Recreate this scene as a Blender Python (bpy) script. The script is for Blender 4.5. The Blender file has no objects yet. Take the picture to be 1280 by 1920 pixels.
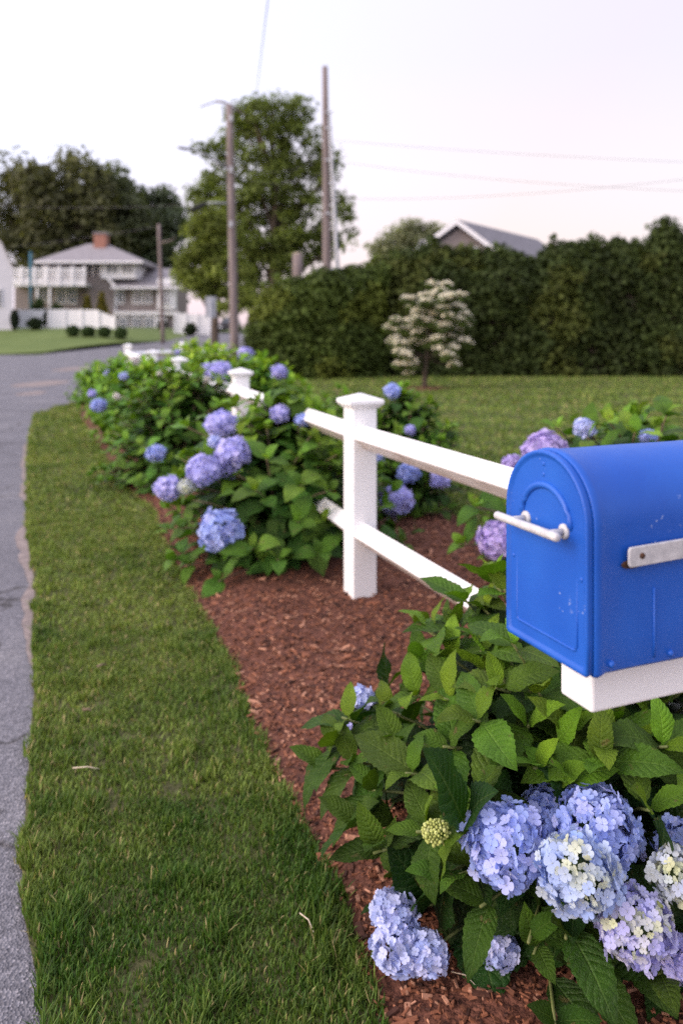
import bpy, math, random
import numpy as np
from mathutils import Vector, noise as mnoise

random.seed(7)
rng = np.random.default_rng(11)
S = bpy.context.scene
COL = S.collection
HC, FP, HOR, CX = 1.36, 1493.33, 625.0, 640.0


def at(px, py, Y):
    """a point of the place, from where it stands in the photograph and its distance"""
    return np.array([(px - CX) / FP * Y, Y, HC - (py - HOR) / FP * Y])


BRK = [(-500, 0), (50, 0), (62, .9), (80, 1.6), (120, 2.2), (900, 3.0)]


def gz(y):
    for (a, za), (b, zb) in zip(BRK, BRK[1:]):
        if y <= b:
            return za + (zb - za) * (y - a) / (b - a)
    return BRK[-1][1]


# ------------------------------------------------------------------ tags
def tag(o, label=None, cat=None, group=None, kind=None):
    if label: o['label'] = label
    if cat: o['category'] = cat
    if group: o['group'] = group
    if kind: o['kind'] = kind
    return o


def thing(name, label, cat, loc=(0, 0, 0), group=None, rz=0.0):
    o = bpy.data.objects.new(name, None)
    COL.objects.link(o)
    o.location = [float(v) for v in loc]
    o.rotation_euler = (0, 0, rz)
    o.empty_display_size = .1
    return tag(o, label, cat, group)


# ------------------------------------------------------------------ mesh building
class Geo:
    """collects pieces of ONE mesh: verts, faces, per-vertex colour and uv"""
    def __init__(s):
        s.V, s.L, s.N, s.C, s.U = [], [], [], [], []
        s.n = 0

    def add(s, V, F, col=(1, 1, 1), uv=None):
        V = np.asarray(V, float)
        k = len(V)
        if isinstance(F, np.ndarray):
            s.L.append((F + s.n).ravel()); s.N.append(np.full(len(F), F.shape[1]))
        else:
            for f in F:
                s.L.append(np.asarray(f) + s.n); s.N.append(np.array([len(f)]))
        col = np.asarray(col, float)
        s.C.append(np.broadcast_to(col, (k, 3)) if col.ndim == 1 else col)
        s.U.append(np.zeros((k, 2)) if uv is None else np.asarray(uv, float))
        s.V.append(V); s.n += k
        return s

    def inst(s, T, R, P, col):
        """copies of template T=(verts, faces, uv) with matrices R (N,3,3), places P (N,3), colours (N,3)"""
        tv, tf, tuv = T
        N, n = len(P), len(tv)
        if N == 0: return s
        V = np.einsum('nij,kj->nki', R, tv) + P[:, None, :]
        F = (tf[None] + (np.arange(N) * n)[:, None, None]).reshape(-1, tf.shape[1])
        return s.add(V.reshape(-1, 3), F, np.repeat(col, n, 0), np.tile(tuv, (N, 1)))

    def box(s, c, d, rz=0, col=(1, 1, 1), taper=1.0):
        x, y, z = [v / 2 for v in d]
        P = np.array([[-x, -y, -z], [x, -y, -z], [x, y, -z], [-x, y, -z],
                      [-x * taper, -y * taper, z], [x * taper, -y * taper, z], [x * taper, y * taper, z], [-x * taper, y * taper, z]])
        cr, sr = math.cos(rz), math.sin(rz)
        P = P @ np.array([[cr, sr, 0], [-sr, cr, 0], [0, 0, 1]]) + np.asarray(c, float)
        return s.add(P, np.array([[3, 2, 1, 0], [4, 5, 6, 7], [0, 1, 5, 4], [1, 2, 6, 5], [2, 3, 7, 6], [3, 0, 4, 7]]), col)

    def tube(s, pts, rad, n=8, col=(1, 1, 1), cap=True):
        pts = np.asarray(pts, float); m = len(pts)
        rad = np.broadcast_to(np.asarray(rad, float), (m,))
        V = []; up = np.array([.03, .02, 1.0])
        for i in range(m):
            t = pts[min(i + 1, m - 1)] - pts[max(i - 1, 0)]
            t = t / (np.linalg.norm(t) + 1e-9)
            a = np.cross(t, up if abs(t[2]) < .9 else np.array([1.0, 0.02, 0])); a /= np.linalg.norm(a) + 1e-9
            b = np.cross(t, a)
            for k in range(n):
                w = 2 * math.pi * k / n
                V.append(pts[i] + rad[i] * (math.cos(w) * a + math.sin(w) * b))
        F = [[i * n + k, i * n + (k + 1) % n, (i + 1) * n + (k + 1) % n, (i + 1) * n + k] for i in range(m - 1) for k in range(n)]
        if cap:
            F += [list(range(n))[::-1], [(m - 1) * n + k for k in range(n)]]
        return s.add(V, F, col)

    def build(s, name, mat, parent=None, smooth=True, bevel=0, local=None):
        V = np.concatenate(s.V)
        if local is not None: V = V - np.asarray(local, float)
        L = np.concatenate(s.L).astype(np.int32); N = np.concatenate(s.N).astype(np.int32)
        me = bpy.data.meshes.new(name)
        me.vertices.add(len(V)); me.vertices.foreach_set('co', V.astype(np.float32).ravel())
        me.loops.add(len(L)); me.loops.foreach_set('vertex_index', L)
        me.polygons.add(len(N))
        st = np.concatenate([[0], np.cumsum(N)[:-1]]).astype(np.int32)
        me.polygons.foreach_set('loop_start', st)
        me.update(calc_edges=True)
        ca = me.color_attributes.new('tone', 'FLOAT_COLOR', 'POINT')
        C = np.concatenate(s.C); C4 = np.ones((len(C), 4), np.float32); C4[:, :3] = C
        ca.data.foreach_set('color', C4.ravel())
        ul = me.uv_layers.new(name='UVMap')
        ul.data.foreach_set('uv', np.concatenate(s.U)[L].astype(np.float32).ravel())
        me.polygons.foreach_set('use_smooth', np.full(len(N), bool(smooth)))
        me.validate(); me.update()
        o = bpy.data.objects.new(name, me); COL.objects.link(o)
        if mat: me.materials.append(mat)
        if parent: o.parent = parent
        if bevel:
            b = o.modifiers.new('bevel', 'BEVEL'); b.width = bevel; b.segments = 2; b.limit_method = 'ANGLE'
            b.angle_limit = math.radians(35); b.harden_normals = False
        return o


def frames(D, Nn):
    """rotation matrices whose columns are (side, D, normal)"""
    D = D / (np.linalg.norm(D, axis=1, keepdims=True) + 1e-9)
    X = np.cross(D, Nn); X /= np.linalg.norm(X, axis=1, keepdims=True) + 1e-9
    Z = np.cross(X, D)
    return np.stack([X, D, Z], axis=2)


# ------------------------------------------------------------------ materials
def mat_new(name):
    m = bpy.data.materials.new(name); m.use_nodes = True
    nt = m.node_tree; nt.nodes.clear()
    return m, nt, nt.nodes.new


def link(nt, a, b): nt.links.new(a, b)


def coords(nt, scale, kind='Object'):
    N = nt.nodes.new
    t = N('ShaderNodeTexCoord'); m = N('ShaderNodeMapping')
    m.inputs['Scale'].default_value = scale if isinstance(scale, (tuple, list)) else (scale,) * 3
    link(nt, t.outputs[kind], m.inputs[0])
    return m.outputs[0]


def surface(name, stops, scale=5, detail=6, rough=.7, bump=.2, bscale=60, spec=.3, bdist=.004, rscale=None, attr=False,
            distort=0.0, metal=0.0):
    """colours mixed by noise, a finer bump, optional per-vertex tone"""
    m, nt, N = mat_new(name)
    out = N('ShaderNodeOutputMaterial'); p = N('ShaderNodeBsdfPrincipled')
    link(nt, p.outputs[0], out.inputs[0])
    v = coords(nt, scale)
    n = N('ShaderNodeTexNoise'); n.inputs['Scale'].default_value = 1; n.inputs['Detail'].default_value = detail
    n.inputs['Roughness'].default_value = .65; n.inputs['Distortion'].default_value = distort
    link(nt, v, n.inputs['Vector'])
    r = N('ShaderNodeValToRGB'); el = r.color_ramp.elements
    while len(el) < len(stops): el.new(.5)
    for e, (pos, c) in zip(el, stops):
        e.position = pos; e.color = (*c, 1)
    link(nt, n.outputs[0], r.inputs[0])
    c = r.outputs[0]
    if attr:
        a = N('ShaderNodeAttribute'); a.attribute_name = 'tone'
        x = N('ShaderNodeMix'); x.data_type = 'RGBA'; x.blend_type = 'MULTIPLY'; x.inputs[0].default_value = 1
        link(nt, c, x.inputs[6]); link(nt, a.outputs['Color'], x.inputs[7]); c = x.outputs[2]
    link(nt, c, p.inputs['Base Color'])
    p.inputs['Roughness'].default_value = rough; p.inputs['Specular IOR Level'].default_value = spec
    p.inputs['Metallic'].default_value = metal
    if bump:
        b = N('ShaderNodeBump'); b.inputs['Strength'].default_value = bump; b.inputs['Distance'].default_value = bdist
        n2 = N('ShaderNodeTexNoise'); n2.inputs['Scale'].default_value = 1; n2.inputs['Detail'].default_value = 5
        link(nt, coords(nt, bscale), n2.inputs['Vector']); link(nt, n2.outputs[0], b.inputs['Height'])
        link(nt, b.outputs[0], p.inputs['Normal'])
    return m


def leafy(name, trans=.3, rough=.5, spec=.35, veins=False, tcol=(1.2, 1.25, .5)):
    """leaves, petals, blades: colour from the mesh's tone, light passes through"""
    m, nt, N = mat_new(name)
    out = N('ShaderNodeOutputMaterial'); p = N('ShaderNodeBsdfPrincipled'); t = N('ShaderNodeBsdfTranslucent'); mx = N('ShaderNodeMixShader')
    mx.inputs[0].default_value = trans
    link(nt, p.outputs[0], mx.inputs[1]); link(nt, t.outputs[0], mx.inputs[2]); link(nt, mx.outputs[0], out.inputs[0])
    a = N('ShaderNodeAttribute'); a.attribute_name = 'tone'
    c = a.outputs['Color']
    p.inputs['Roughness'].default_value = rough; p.inputs['Specular IOR Level'].default_value = spec
    if veins:
        uv = N('ShaderNodeUVMap'); sp = N('ShaderNodeSeparateXYZ'); link(nt, uv.outputs[0], sp.inputs[0])
        def M(op, x, y=None, z=None):
            k = N('ShaderNodeMath'); k.operation = op
            for i, q in enumerate((x, y, z)):
                if q is None: continue
                if isinstance(q, (int, float)): k.inputs[i].default_value = q
                else: link(nt, q, k.inputs[i])
            return k.outputs[0]
        aa = M('MULTIPLY', M('ABSOLUTE', M('SUBTRACT', sp.outputs[0], .5)), 2.0)
        ph = M('SUBTRACT', M('MULTIPLY', sp.outputs[1], 9.0), M('MULTIPLY', M('POWER', aa, 1.25), 2.1))
        d = M('MULTIPLY', M('ABSOLUTE', M('SUBTRACT', M('FRACT', ph), .5)), 2.0)
        lat = N('ShaderNodeMapRange'); lat.interpolation_type = 'SMOOTHSTEP'
        lat.inputs['From Min'].default_value = .80; lat.inputs['From Max'].default_value = 1.0; link(nt, d, lat.inputs[0])
        mid = N('ShaderNodeMapRange'); mid.interpolation_type = 'SMOOTHSTEP'
        mid.inputs['From Min'].default_value = .09; mid.inputs['From Max'].default_value = .02; link(nt, aa, mid.inputs[0])
        vein = M('MAXIMUM', M('MULTIPLY', lat.outputs[0], .55), mid.outputs[0])
        fn = N('ShaderNodeTexVoronoi'); fn.feature = 'DISTANCE_TO_EDGE'; fn.inputs['Scale'].default_value = 26
        link(nt, uv.outputs[0], fn.inputs['Vector'])
        pn = N('ShaderNodeTexNoise'); pn.inputs['Scale'].default_value = 14; pn.inputs['Detail'].default_value = 3
        link(nt, coords(nt, 1), pn.inputs['Vector'])
        b1 = N('ShaderNodeMix'); b1.data_type = 'RGBA'; b1.blend_type = 'MULTIPLY'; b1.inputs[0].default_value = 1
        rp = N('ShaderNodeValToRGB'); rp.color_ramp.elements[0].color = (.68, .72, .62, 1); rp.color_ramp.elements[1].color = (1.25, 1.2, 1.1, 1)
        rp.color_ramp.elements[0].position = .3; rp.color_ramp.elements[1].position = .7
        link(nt, pn.outputs[0], rp.inputs[0]); link(nt, c, b1.inputs[6]); link(nt, rp.outputs[0], b1.inputs[7])
        sn = N('ShaderNodeTexNoise'); sn.inputs['Scale'].default_value = 1; sn.inputs['Detail'].default_value = 3; link(nt, coords(nt, 34), sn.inputs['Vector'])
        sr = N('ShaderNodeMapRange'); sr.inputs['From Min'].default_value = .66; sr.inputs['From Max'].default_value = .72; link(nt, sn.outputs[0], sr.inputs[0])
        sm = N('ShaderNodeMix'); sm.data_type = 'RGBA'; link(nt, M('MULTIPLY', sr.outputs[0], .75), sm.inputs[0]); link(nt, b1.outputs[2], sm.inputs[6]); sm.inputs[7].default_value = (.13, .10, .035, 1)
        b1 = sm
        b2 = N('ShaderNodeMix'); b2.data_type = 'RGBA'; b2.blend_type = 'MIX'
        br = N('ShaderNodeMix'); br.data_type = 'RGBA'; br.blend_type = 'ADD'; br.inputs[0].default_value = 1
        link(nt, b1.outputs[2], br.inputs[6]); br.inputs[7].default_value = (.075, .10, .035, 1)
        link(nt, M('MULTIPLY', vein, .38), b2.inputs[0]); link(nt, b1.outputs[2], b2.inputs[6]); link(nt, br.outputs[2], b2.inputs[7])
        c = b2.outputs[2]
        h = M('ADD', M('SUBTRACT', 1.0, M('POWER', d, 2.0)), M('MULTIPLY', M('MINIMUM', fn.outputs[0], .2), 2.2))
        h = M('SUBTRACT', h, M('MULTIPLY', mid.outputs[0], 1.0))
        bp = N('ShaderNodeBump'); bp.inputs['Strength'].default_value = .75; bp.inputs['Distance'].default_value = .004
        link(nt, h, bp.inputs['Height']); link(nt, bp.outputs[0], p.inputs['Normal'])
    link(nt, c, p.inputs['Base Color'])
    tc = N('ShaderNodeMix'); tc.data_type = 'RGBA'; tc.blend_type = 'MULTIPLY'; tc.inputs[0].default_value = 1
    link(nt, c, tc.inputs[6]); tc.inputs[7].default_value = (*tcol, 1); link(nt, tc.outputs[2], t.inputs[0])
    return m


M = {}
M['leaf'] = leafy('hydrangea_leaf', .20, .50, .26, veins=True)
M['leaf_far'] = leafy('hydrangea_leaf_soft', .25, .6, .2)
M['petal'] = leafy('hydrangea_petal', .3, .6, .2, tcol=(1.0, 1.0, 1.05))
M['grass'] = leafy('grass_blade', .28, .55, .25)
M['tree_leaf'] = leafy('tree_leaf', .42, .6, .2)
M['hedge_leaf'] = leafy('hedge_leaf', .2, .65, .15)
M['stem'] = surface('green_stem', [(.3, (.09, .12, .03)), (.7, (.16, .17, .06))], 40, rough=.6)
M['woody'] = surface('woody_stem', [(.3, (.10, .07, .045)), (.7, (.20, .15, .10))], 60, rough=.85)
M['bark'] = surface('bark', [(.3, (.05, .038, .028)), (.7, (.13, .10, .08))], (9, 9, 2), rough=.9, bump=.6, bscale=(14, 14, 3), bdist=.03)
M['pole'] = surface('weathered_pole', [(.3, (.125, .098, .095)), (.7, (.235, .195, .19))], (9, 9, .6), rough=.85, bump=.4, bscale=(40, 40, 2))
M['vinyl'] = surface('white_vinyl', [(.35, (.79, .785, .80)), (.6, (.83, .83, .84))], 6, rough=.4, bump=.06, bscale=50, spec=.4)
M['grey_metal'] = surface('galvanised_metal', [(.3, (.30, .31, .34)), (.7, (.42, .43, .46))], 10, rough=.5, metal=.3)
M['chrome'] = surface('dull_white_metal', [(.35, (.38, .375, .39)), (.65, (.54, .53, .54))], 70, rough=.42, bump=.15, bscale=400, bdist=.0008)
M['dark'] = surface('dark_rubber', [(.3, (.02, .02, .022)), (.7, (.04, .04, .042))], 10, rough=.8)
M['rust'] = surface('rusty_hole', [(.3, (.02, .012, .01)), (.7, (.10, .045, .025))], 200, rough=.9)
M['shingle'] = surface('grey_cedar_shingle', [(.3, (.16, .135, .13)), (.7, (.27, .235, .23))], (1.2, 1.2, 7), rough=.9)
M['roof'] = surface('asphalt_roof', [(.3, (.18, .165, .175)), (.7, (.29, .27, .285))], 3, rough=.9)
M['roof_dark'] = surface('old_asphalt_roof', [(.3, (.15, .14, .155)), (.7, (.23, .22, .24))], 3, rough=.9)
M['white'] = surface('white_trim_paint', [(.3, (.70, .69, .71)), (.7, (.80, .79, .80))], 3, rough=.6)
M['brick'] = surface('chimney_brick', [(.35, (.22, .10, .075)), (.65, (.34, .17, .13))], 6, rough=.9)
M['glass'] = surface('window_glass', [(.3, (.05, .06, .07)), (.7, (.10, .11, .13))], .7, rough=.08, bump=0, spec=.6)
M['pale'] = surface('shade_greyed_boards', [(.3, (.40, .40, .45)), (.7, (.50, .50, .55))], (.6, .6, 6), rough=.7)  # light boards, the wall's shade put into their grey
M['blue_post'] = surface('teal_paint', [(.3, (.03, .11, .16)), (.7, (.05, .15, .20))], 3, rough=.6)
M['car_paint'] = surface('dark_car_paint', [(.3, (.015, .015, .02)), (.7, (.03, .03, .036))], 3, rough=.25, spec=.6, bump=0)
M['wire'] = surface('wire_sheath', [(.3, (.07, .065, .075)), (.7, (.11, .10, .11))], 3, rough=.7, bump=0)
M['chip'] = surface('bark_chip', [(.25, (.55, .5, .45)), (.75, (1.2, 1.15, 1.1))], 90, rough=.8, attr=True, bump=.4, bscale=300, bdist=.002)
M['twig'] = surface('dry_twig', [(.3, (.42, .34, .24)), (.7, (.6, .52, .42))], 80, rough=.8)
M['soil'] = surface('mulch_base', [(.25, (.030, .012, .008)), (.5, (.125, .046, .028)), (.8, (.26, .11, .07))], 45, 8, rough=.9, bump=1.0, bscale=70, bdist=.02)
M['ground'] = surface('field', [(.3, (.085, .125, .030)), (.7, (.13, .17, .045))], .5, rough=.95)
M['lawn'] = surface('turf', [(.2, (.045, .046, .018)), (.5, (.085, .085, .030)), (.8, (.14, .125, .058))], 6, 8, rough=.95, bump=.8, bscale=60, bdist=.03)
M['sand'] = surface('sandy_edge', [(.25, (.15, .125, .12)), (.55, (.25, .20, .185)), (.8, (.36, .30, .27))], 18, 8, rough=.95, bump=.8, bscale=140, bdist=.006)


def asphalt():
    m, nt, N = mat_new('worn_asphalt')
    out = N('ShaderNodeOutputMaterial'); p = N('ShaderNodeBsdfPrincipled'); link(nt, p.outputs[0], out.inputs[0])
    def ramp(src, *st):
        r = N('ShaderNodeValToRGB'); el = r.color_ramp.elements
        while len(el) < len(st): el.new(.5)
        for e, (q, c) in zip(el, st): e.position = q; e.color = (*c, 1)
        link(nt, src, r.inputs[0]); return r.outputs[0]
    def mul(a, b, f=1):
        x = N('ShaderNodeMix'); x.data_type = 'RGBA'; x.blend_type = 'MULTIPLY'; x.inputs[0].default_value = f
        link(nt, a, x.inputs[6]); link(nt, b, x.inputs[7]); return x.outputs[2]
    n1 = N('ShaderNodeTexNoise'); n1.inputs['Scale'].default_value = 1; n1.inputs['Detail'].default_value = 6; link(nt, coords(nt, 1.1), n1.inputs[0])
    vo = N('ShaderNodeTexVoronoi'); vo.inputs['Scale'].default_value = 150; link(nt, coords(nt, 1), vo.inputs['Vector'])
    c = ramp(n1.outputs[0], (.25, (.125, .12, .135)), (.55, (.165, .16, .178)), (.8, (.225, .215, .225)))
    agg = ramp(vo.outputs['Color'], (.1, (.5, .5, .52)), (.6, (.95, .95, .95)), (.95, (1.75, 1.7, 1.65)))
    c = mul(c, agg)
    cr = N('ShaderNodeTexVoronoi'); cr.feature = 'DISTANCE_TO_EDGE'; cr.inputs['Scale'].default_value = .55
    ds = N('ShaderNodeTexNoise'); ds.inputs['Scale'].default_value = 3; ds.inputs['Detail'].default_value = 6; link(nt, coords(nt, 1), ds.inputs[0])
    ad = N('ShaderNodeVectorMath'); ad.operation = 'MULTIPLY_ADD'; link(nt, ds.outputs['Color'], ad.inputs[0]); ad.inputs[1].default_value = (.5, .5, .5)
    link(nt, coords(nt, 1), ad.inputs[2]); link(nt, ad.outputs[0], cr.inputs['Vector'])
    c = mul(c, ramp(cr.outputs['Distance'], (.0, (.35, .33, .3)), (.012, (1, 1, 1))))
    link(nt, c, p.inputs['Base Color']); p.inputs['Roughness'].default_value = .8; p.inputs['Specular IOR Level'].default_value = .35
    b = N('ShaderNodeBump'); b.inputs['Strength'].default_value = .8; b.inputs['Distance'].default_value = .006
    link(nt, vo.outputs['Distance'], b.inputs['Height']); link(nt, b.outputs[0], p.inputs['Normal'])
    return m


def blue_paint():
    m, nt, N = mat_new('blue_mailbox_paint')
    out = N('ShaderNodeOutputMaterial'); p = N('ShaderNodeBsdfPrincipled'); link(nt, p.outputs[0], out.inputs[0])
    n1 = N('ShaderNodeTexNoise'); n1.inputs['Scale'].default_value = 1; n1.inputs['Detail'].default_value = 5; link(nt, coords(nt, 9), n1.inputs[0])
    r = N('ShaderNodeValToRGB'); e = r.color_ramp.elements
    e[0].position = .3; e[0].color = (.005, .070, .385, 1); e[1].position = .72; e[1].color = (.012, .100, .46, 1)
    link(nt, n1.outputs[0], r.inputs[0])
    # flaked specks and faint chalky scuffs
    n2 = N('ShaderNodeTexNoise'); n2.inputs['Scale'].default_value = 1; n2.inputs['Detail'].default_value = 4; link(nt, coords(nt, 120), n2.inputs[0])
    n3 = N('ShaderNodeTexNoise'); n3.inputs['Scale'].default_value = 1; n3.inputs['Detail'].default_value = 2; link(nt, coords(nt, 13), n3.inputs[0])
    a = N('ShaderNodeMath'); a.operation = 'MULTIPLY'; link(nt, n2.outputs[0], a.inputs[0]); link(nt, n3.outputs[0], a.inputs[1])
    sr = N('ShaderNodeValToRGB'); e = sr.color_ramp.elements; e[0].position = .42; e[0].color = (0, 0, 0, 1); e[1].position = .45; e[1].color = (.7, .7, .7, 1)
    link(nt, a.outputs[0], sr.inputs[0])
    x = N('ShaderNodeMix'); x.data_type = 'RGBA'; link(nt, sr.outputs[0], x.inputs[0]); link(nt, r.outputs[0], x.inputs[6]); x.inputs[7].default_value = (.34, .42, .62, 1)
    link(nt, x.outputs[2], p.inputs['Base Color'])
    rr = N('ShaderNodeMapRange'); link(nt, n3.outputs[0], rr.inputs[0]); rr.inputs['To Min'].default_value = .34; rr.inputs['To Max'].default_value = .55
    link(nt, rr.outputs[0], p.inputs['Roughness']); p.inputs['Specular IOR Level'].default_value = .42
    b = N('ShaderNodeBump'); b.inputs['Strength'].default_value = .12; b.inputs['Distance'].default_value = .002
    n4 = N('ShaderNodeTexNoise'); n4.inputs['Scale'].default_value = 1; n4.inputs['Detail'].default_value = 3; link(nt, coords(nt, 120), n4.inputs[0])
    link(nt, n4.outputs[0], b.inputs['Height']); link(nt, b.outputs[0], p.inputs['Normal'])
    return m


def rail_vinyl():
    m = surface('weathered_white_rail', [(.35, (.79, .785, .80)), (.6, (.83, .83, .84))], 6, rough=.4, bump=.06, bscale=50, spec=.4)
    nt = m.node_tree; N = nt.nodes.new
    p = next(n for n in nt.nodes if n.type == 'BSDF_PRINCIPLED')
    src = p.inputs['Base Color'].links[0].from_socket
    n = N('ShaderNodeTexNoise'); n.inputs['Scale'].default_value = 1; n.inputs['Detail'].default_value = 6; link(nt, coords(nt, (7, 7, 20)), n.inputs[0])
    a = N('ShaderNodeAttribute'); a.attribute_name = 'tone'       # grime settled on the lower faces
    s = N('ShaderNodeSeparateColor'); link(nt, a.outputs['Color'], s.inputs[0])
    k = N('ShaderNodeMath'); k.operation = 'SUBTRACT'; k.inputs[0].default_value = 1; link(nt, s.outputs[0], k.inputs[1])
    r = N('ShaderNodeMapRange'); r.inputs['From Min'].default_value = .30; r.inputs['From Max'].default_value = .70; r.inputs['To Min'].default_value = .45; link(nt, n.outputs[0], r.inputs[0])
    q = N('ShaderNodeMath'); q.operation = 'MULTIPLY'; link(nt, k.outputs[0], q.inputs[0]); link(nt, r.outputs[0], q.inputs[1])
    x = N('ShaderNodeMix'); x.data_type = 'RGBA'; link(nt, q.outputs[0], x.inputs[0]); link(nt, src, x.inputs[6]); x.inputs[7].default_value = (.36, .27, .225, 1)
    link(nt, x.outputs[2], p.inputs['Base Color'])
    return m


M['asphalt'] = asphalt()
M['blue'] = blue_paint()
M['rail'] = rail_vinyl()

# ------------------------------------------------------------------ the ground
ROAD_EDGE = [(-6, 1.5), (-3, .6), (0, -.15), (1.0, -.42), (1.57, -.584), (1.89, -.76), (2.32, -.917), (3.0, -1.156), (3.5, -1.36), (4.27, -1.64), (5.41, -2.14), (7.38, -2.92),
             (9.9, -3.9), (13.1, -5.06), (14.5, -5.2), (15.8, -5.15)]
BED_L = [(-6, 2.3), (-3, 1.35), (0, .5), (1.0, .22), (1.57, .084), (1.89, .0127), (2.24, -.12), (2.72, -.29), (3.25, -.435), (3.87, -.674), (4.78, -1.02), (6.06, -1.42),
         (6.88, -1.84), (8.64, -2.55), (12.3, -4.0), (14.5, -4.8), (16.2, -4.95), (17.6, -4.4), (18.6, -3.6)]
BED_R = [(-6, 5), (0, 3.6), (2, 2.9), (3, 2.4), (4, 1.7), (4.7, .9), (5.5, .90), (6.2, .78), (7.2, .35), (9, -.15), (12, -1.2), (15, -2.2), (17.6, -2.5), (18.6, -3.4)]


def ev(tab, y):
    return float(np.interp(y, [a for a, b in tab], [b for a, b in tab]))


def slab_clip(poly, lo, hi):
    def clip(P, sgn, v):
        o = []
        for i in range(len(P)):
            a, b = P[i], P[(i + 1) % len(P)]
            ia, ib = sgn * (a[1] - v) >= 0, sgn * (b[1] - v) >= 0
            if ia: o.append(a)
            if ia != ib:
                t = (v - a[1]) / (b[1] - a[1]); o.append((a[0] + t * (b[0] - a[0]), v))
        return o
    P = clip(poly, 1, lo)
    return clip(P, -1, hi) if len(P) > 2 else []


def sheet(name, poly, dz, mat, label=None):
    g = Geo()
    for (a, _), (b, _) in zip(BRK, BRK[1:]):
        P = slab_clip(poly, a, b)
        if len(P) > 2:
            g.add([(x, y, gz(y) + dz) for x, y in P], [list(range(len(P)))])
    o = g.build(name, mat, smooth=False)
    return tag(o, label, None, None, 'structure')


sheet('ground', [(-600, -60), (600, -60), (600, 880), (-600, 880)], 0, M['ground'], 'dry field and verges out to the horizon')
sheet('road', [(-70, -8), (6, -8), (60, -8), (60, 52), (-6, 53), (-8, 74), (-15.5, 76), (-16.2, 56), (-19, 50), (-45, 44), (-70, 36)], .004, M['asphalt'],
      'worn grey asphalt road that bends past the fence corner')
lot = [(x, y) for y, x in ROAD_EDGE] + [(-5.2, 18), (-4.9, 20.5), (-4.4, 24), (-3.9, 29), (-2, 32), (60, 42), (60, -6)]
g = Geo(); g.add([(x, y, .012) for x, y in lot], [list(range(len(lot)))[::-1]])
tag(g.build('lawn', M['lawn'], smooth=False), 'mown lawn and verge of the corner lot', None, None, 'structure')
def bank_z(x, y):
    """height of the far lawn bank in front of the shingled house"""
    s = min(max((-13.0 - x) / 5.0, 0), 1); s = s * s * (3 - 2 * s)
    return gz(y) + s * max(0, float(np.interp(y, [49.5, 63, 76, 84], [.0, 1.75, 1.9, 1.75])) - gz(y)) + .02


g = Geo(); xs = np.linspace(-70, -13, 40); V = []; ts = np.linspace(0, 1, 24)
for t in ts:
    for x in xs:
        y0 = 36.5 + (x + 70) * (50.4 - 36.5) / 51 if x < -19 else 50.4 + (x + 19) * 1.75
        y = y0 + (84 - y0) * t; V.append((x, y, bank_z(x, y)))
F = np.array([[i * 40 + k, i * 40 + k + 1, (i + 1) * 40 + k + 1, (i + 1) * 40 + k] for i in range(23) for k in range(39)])
tag(g.add(V, F).build('far_lawn', M['ground']), 'green lawn bank across the road in front of the house', None, None, 'structure')
# sandy crumbled edge of the asphalt
g = Geo(); L_, R_ = [], []
for y in np.arange(.6, 13.5, .05):
    e = ev(ROAD_EDGE, y)
    w = -.02 + .062 * max(0, min(1, (y - 2.3) / 2)) - .09 * max(0, min(1, (y - 9) / 2)) + .018 * y * mnoise.noise((y * .9, 3, 0)) + .045 * mnoise.noise((y * 3.1, 1, 0)) + .02 * mnoise.noise((y * 9, 1, 0))
    L_.append((e - max(w, -.03), y, .008)); R_.append((e + .05, y, .008))
n = len(L_)
g.add(L_ + R_, [[i, n + i, n + i + 1, i + 1] for i in range(n - 1)])
tag(g.build('sand_strip', M['sand'], smooth=False), 'pinkish sand along the broken edge of the asphalt', None, None, 'structure')

for (px, py, rx, ry) in ((78, 720, 40, 6), (140, 692, 26, 4), (60, 738, 22, 4)):
    y0 = HC * FP / (py - HOR); x0 = (px - CX) / FP * y0
    P = [(x0 + rx / FP * y0 * math.cos(w) * (1 + .3 * mnoise.noise((3 * math.cos(w), 3 * math.sin(w), px))), y0 + ry * y0 / (py - HOR) * math.sin(w) * (1 + .3 * mnoise.noise((3 * math.cos(w), 2 * math.sin(w), py))), .008) for w in np.linspace(0, 6.283, 26, False)]
    tag(Geo().add(P, [list(range(26))]).build('road_patch', M['sand'], smooth=False), 'pale sandy worn patch on the asphalt', None, None, 'structure')

# mulch bed, gently mounded
g = Geo(); V = []; rows = np.concatenate([np.arange(-6, .8, .4), np.arange(.8, 8, .05), np.arange(8, 18.61, .2)]); nc = 60


def bed_z(x, y):
    l, r = ev(BED_L, y), ev(BED_R, y)
    t = min(max((x - l) / max(r - l, .05), 0), 1)
    edge = min(t * (r - l), (1 - t) * (r - l), .25) / .25
    return .016 + .045 * edge + .012 * (mnoise.noise((x * 5, y * 5, 0)) + .6) * edge + .014 * edge * abs(mnoise.noise((x * 26, y * 26, 2)))


for y in rows:
    l, r = ev(BED_L, y), ev(BED_R, y)
    l += .02 * mnoise.noise((y * 7, 0, 5)) + .012 * mnoise.noise((y * 23, 0, 9))
    for k in range(nc + 1):
        x = l + (r - l) * (k / nc) ** 1.0
        V.append((x, y, bed_z(x, y)))
nr = len(rows)
F = np.array([[i * (nc + 1) + k, i * (nc + 1) + k + 1, (i + 1) * (nc + 1) + k + 1, (i + 1) * (nc + 1) + k] for i in range(nr - 1) for k in range(nc)])
tag(g.add(V, F).build('mulch_bed', M['soil']), 'red brown mulch bed running under the fence', None, None, 'structure')

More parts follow.
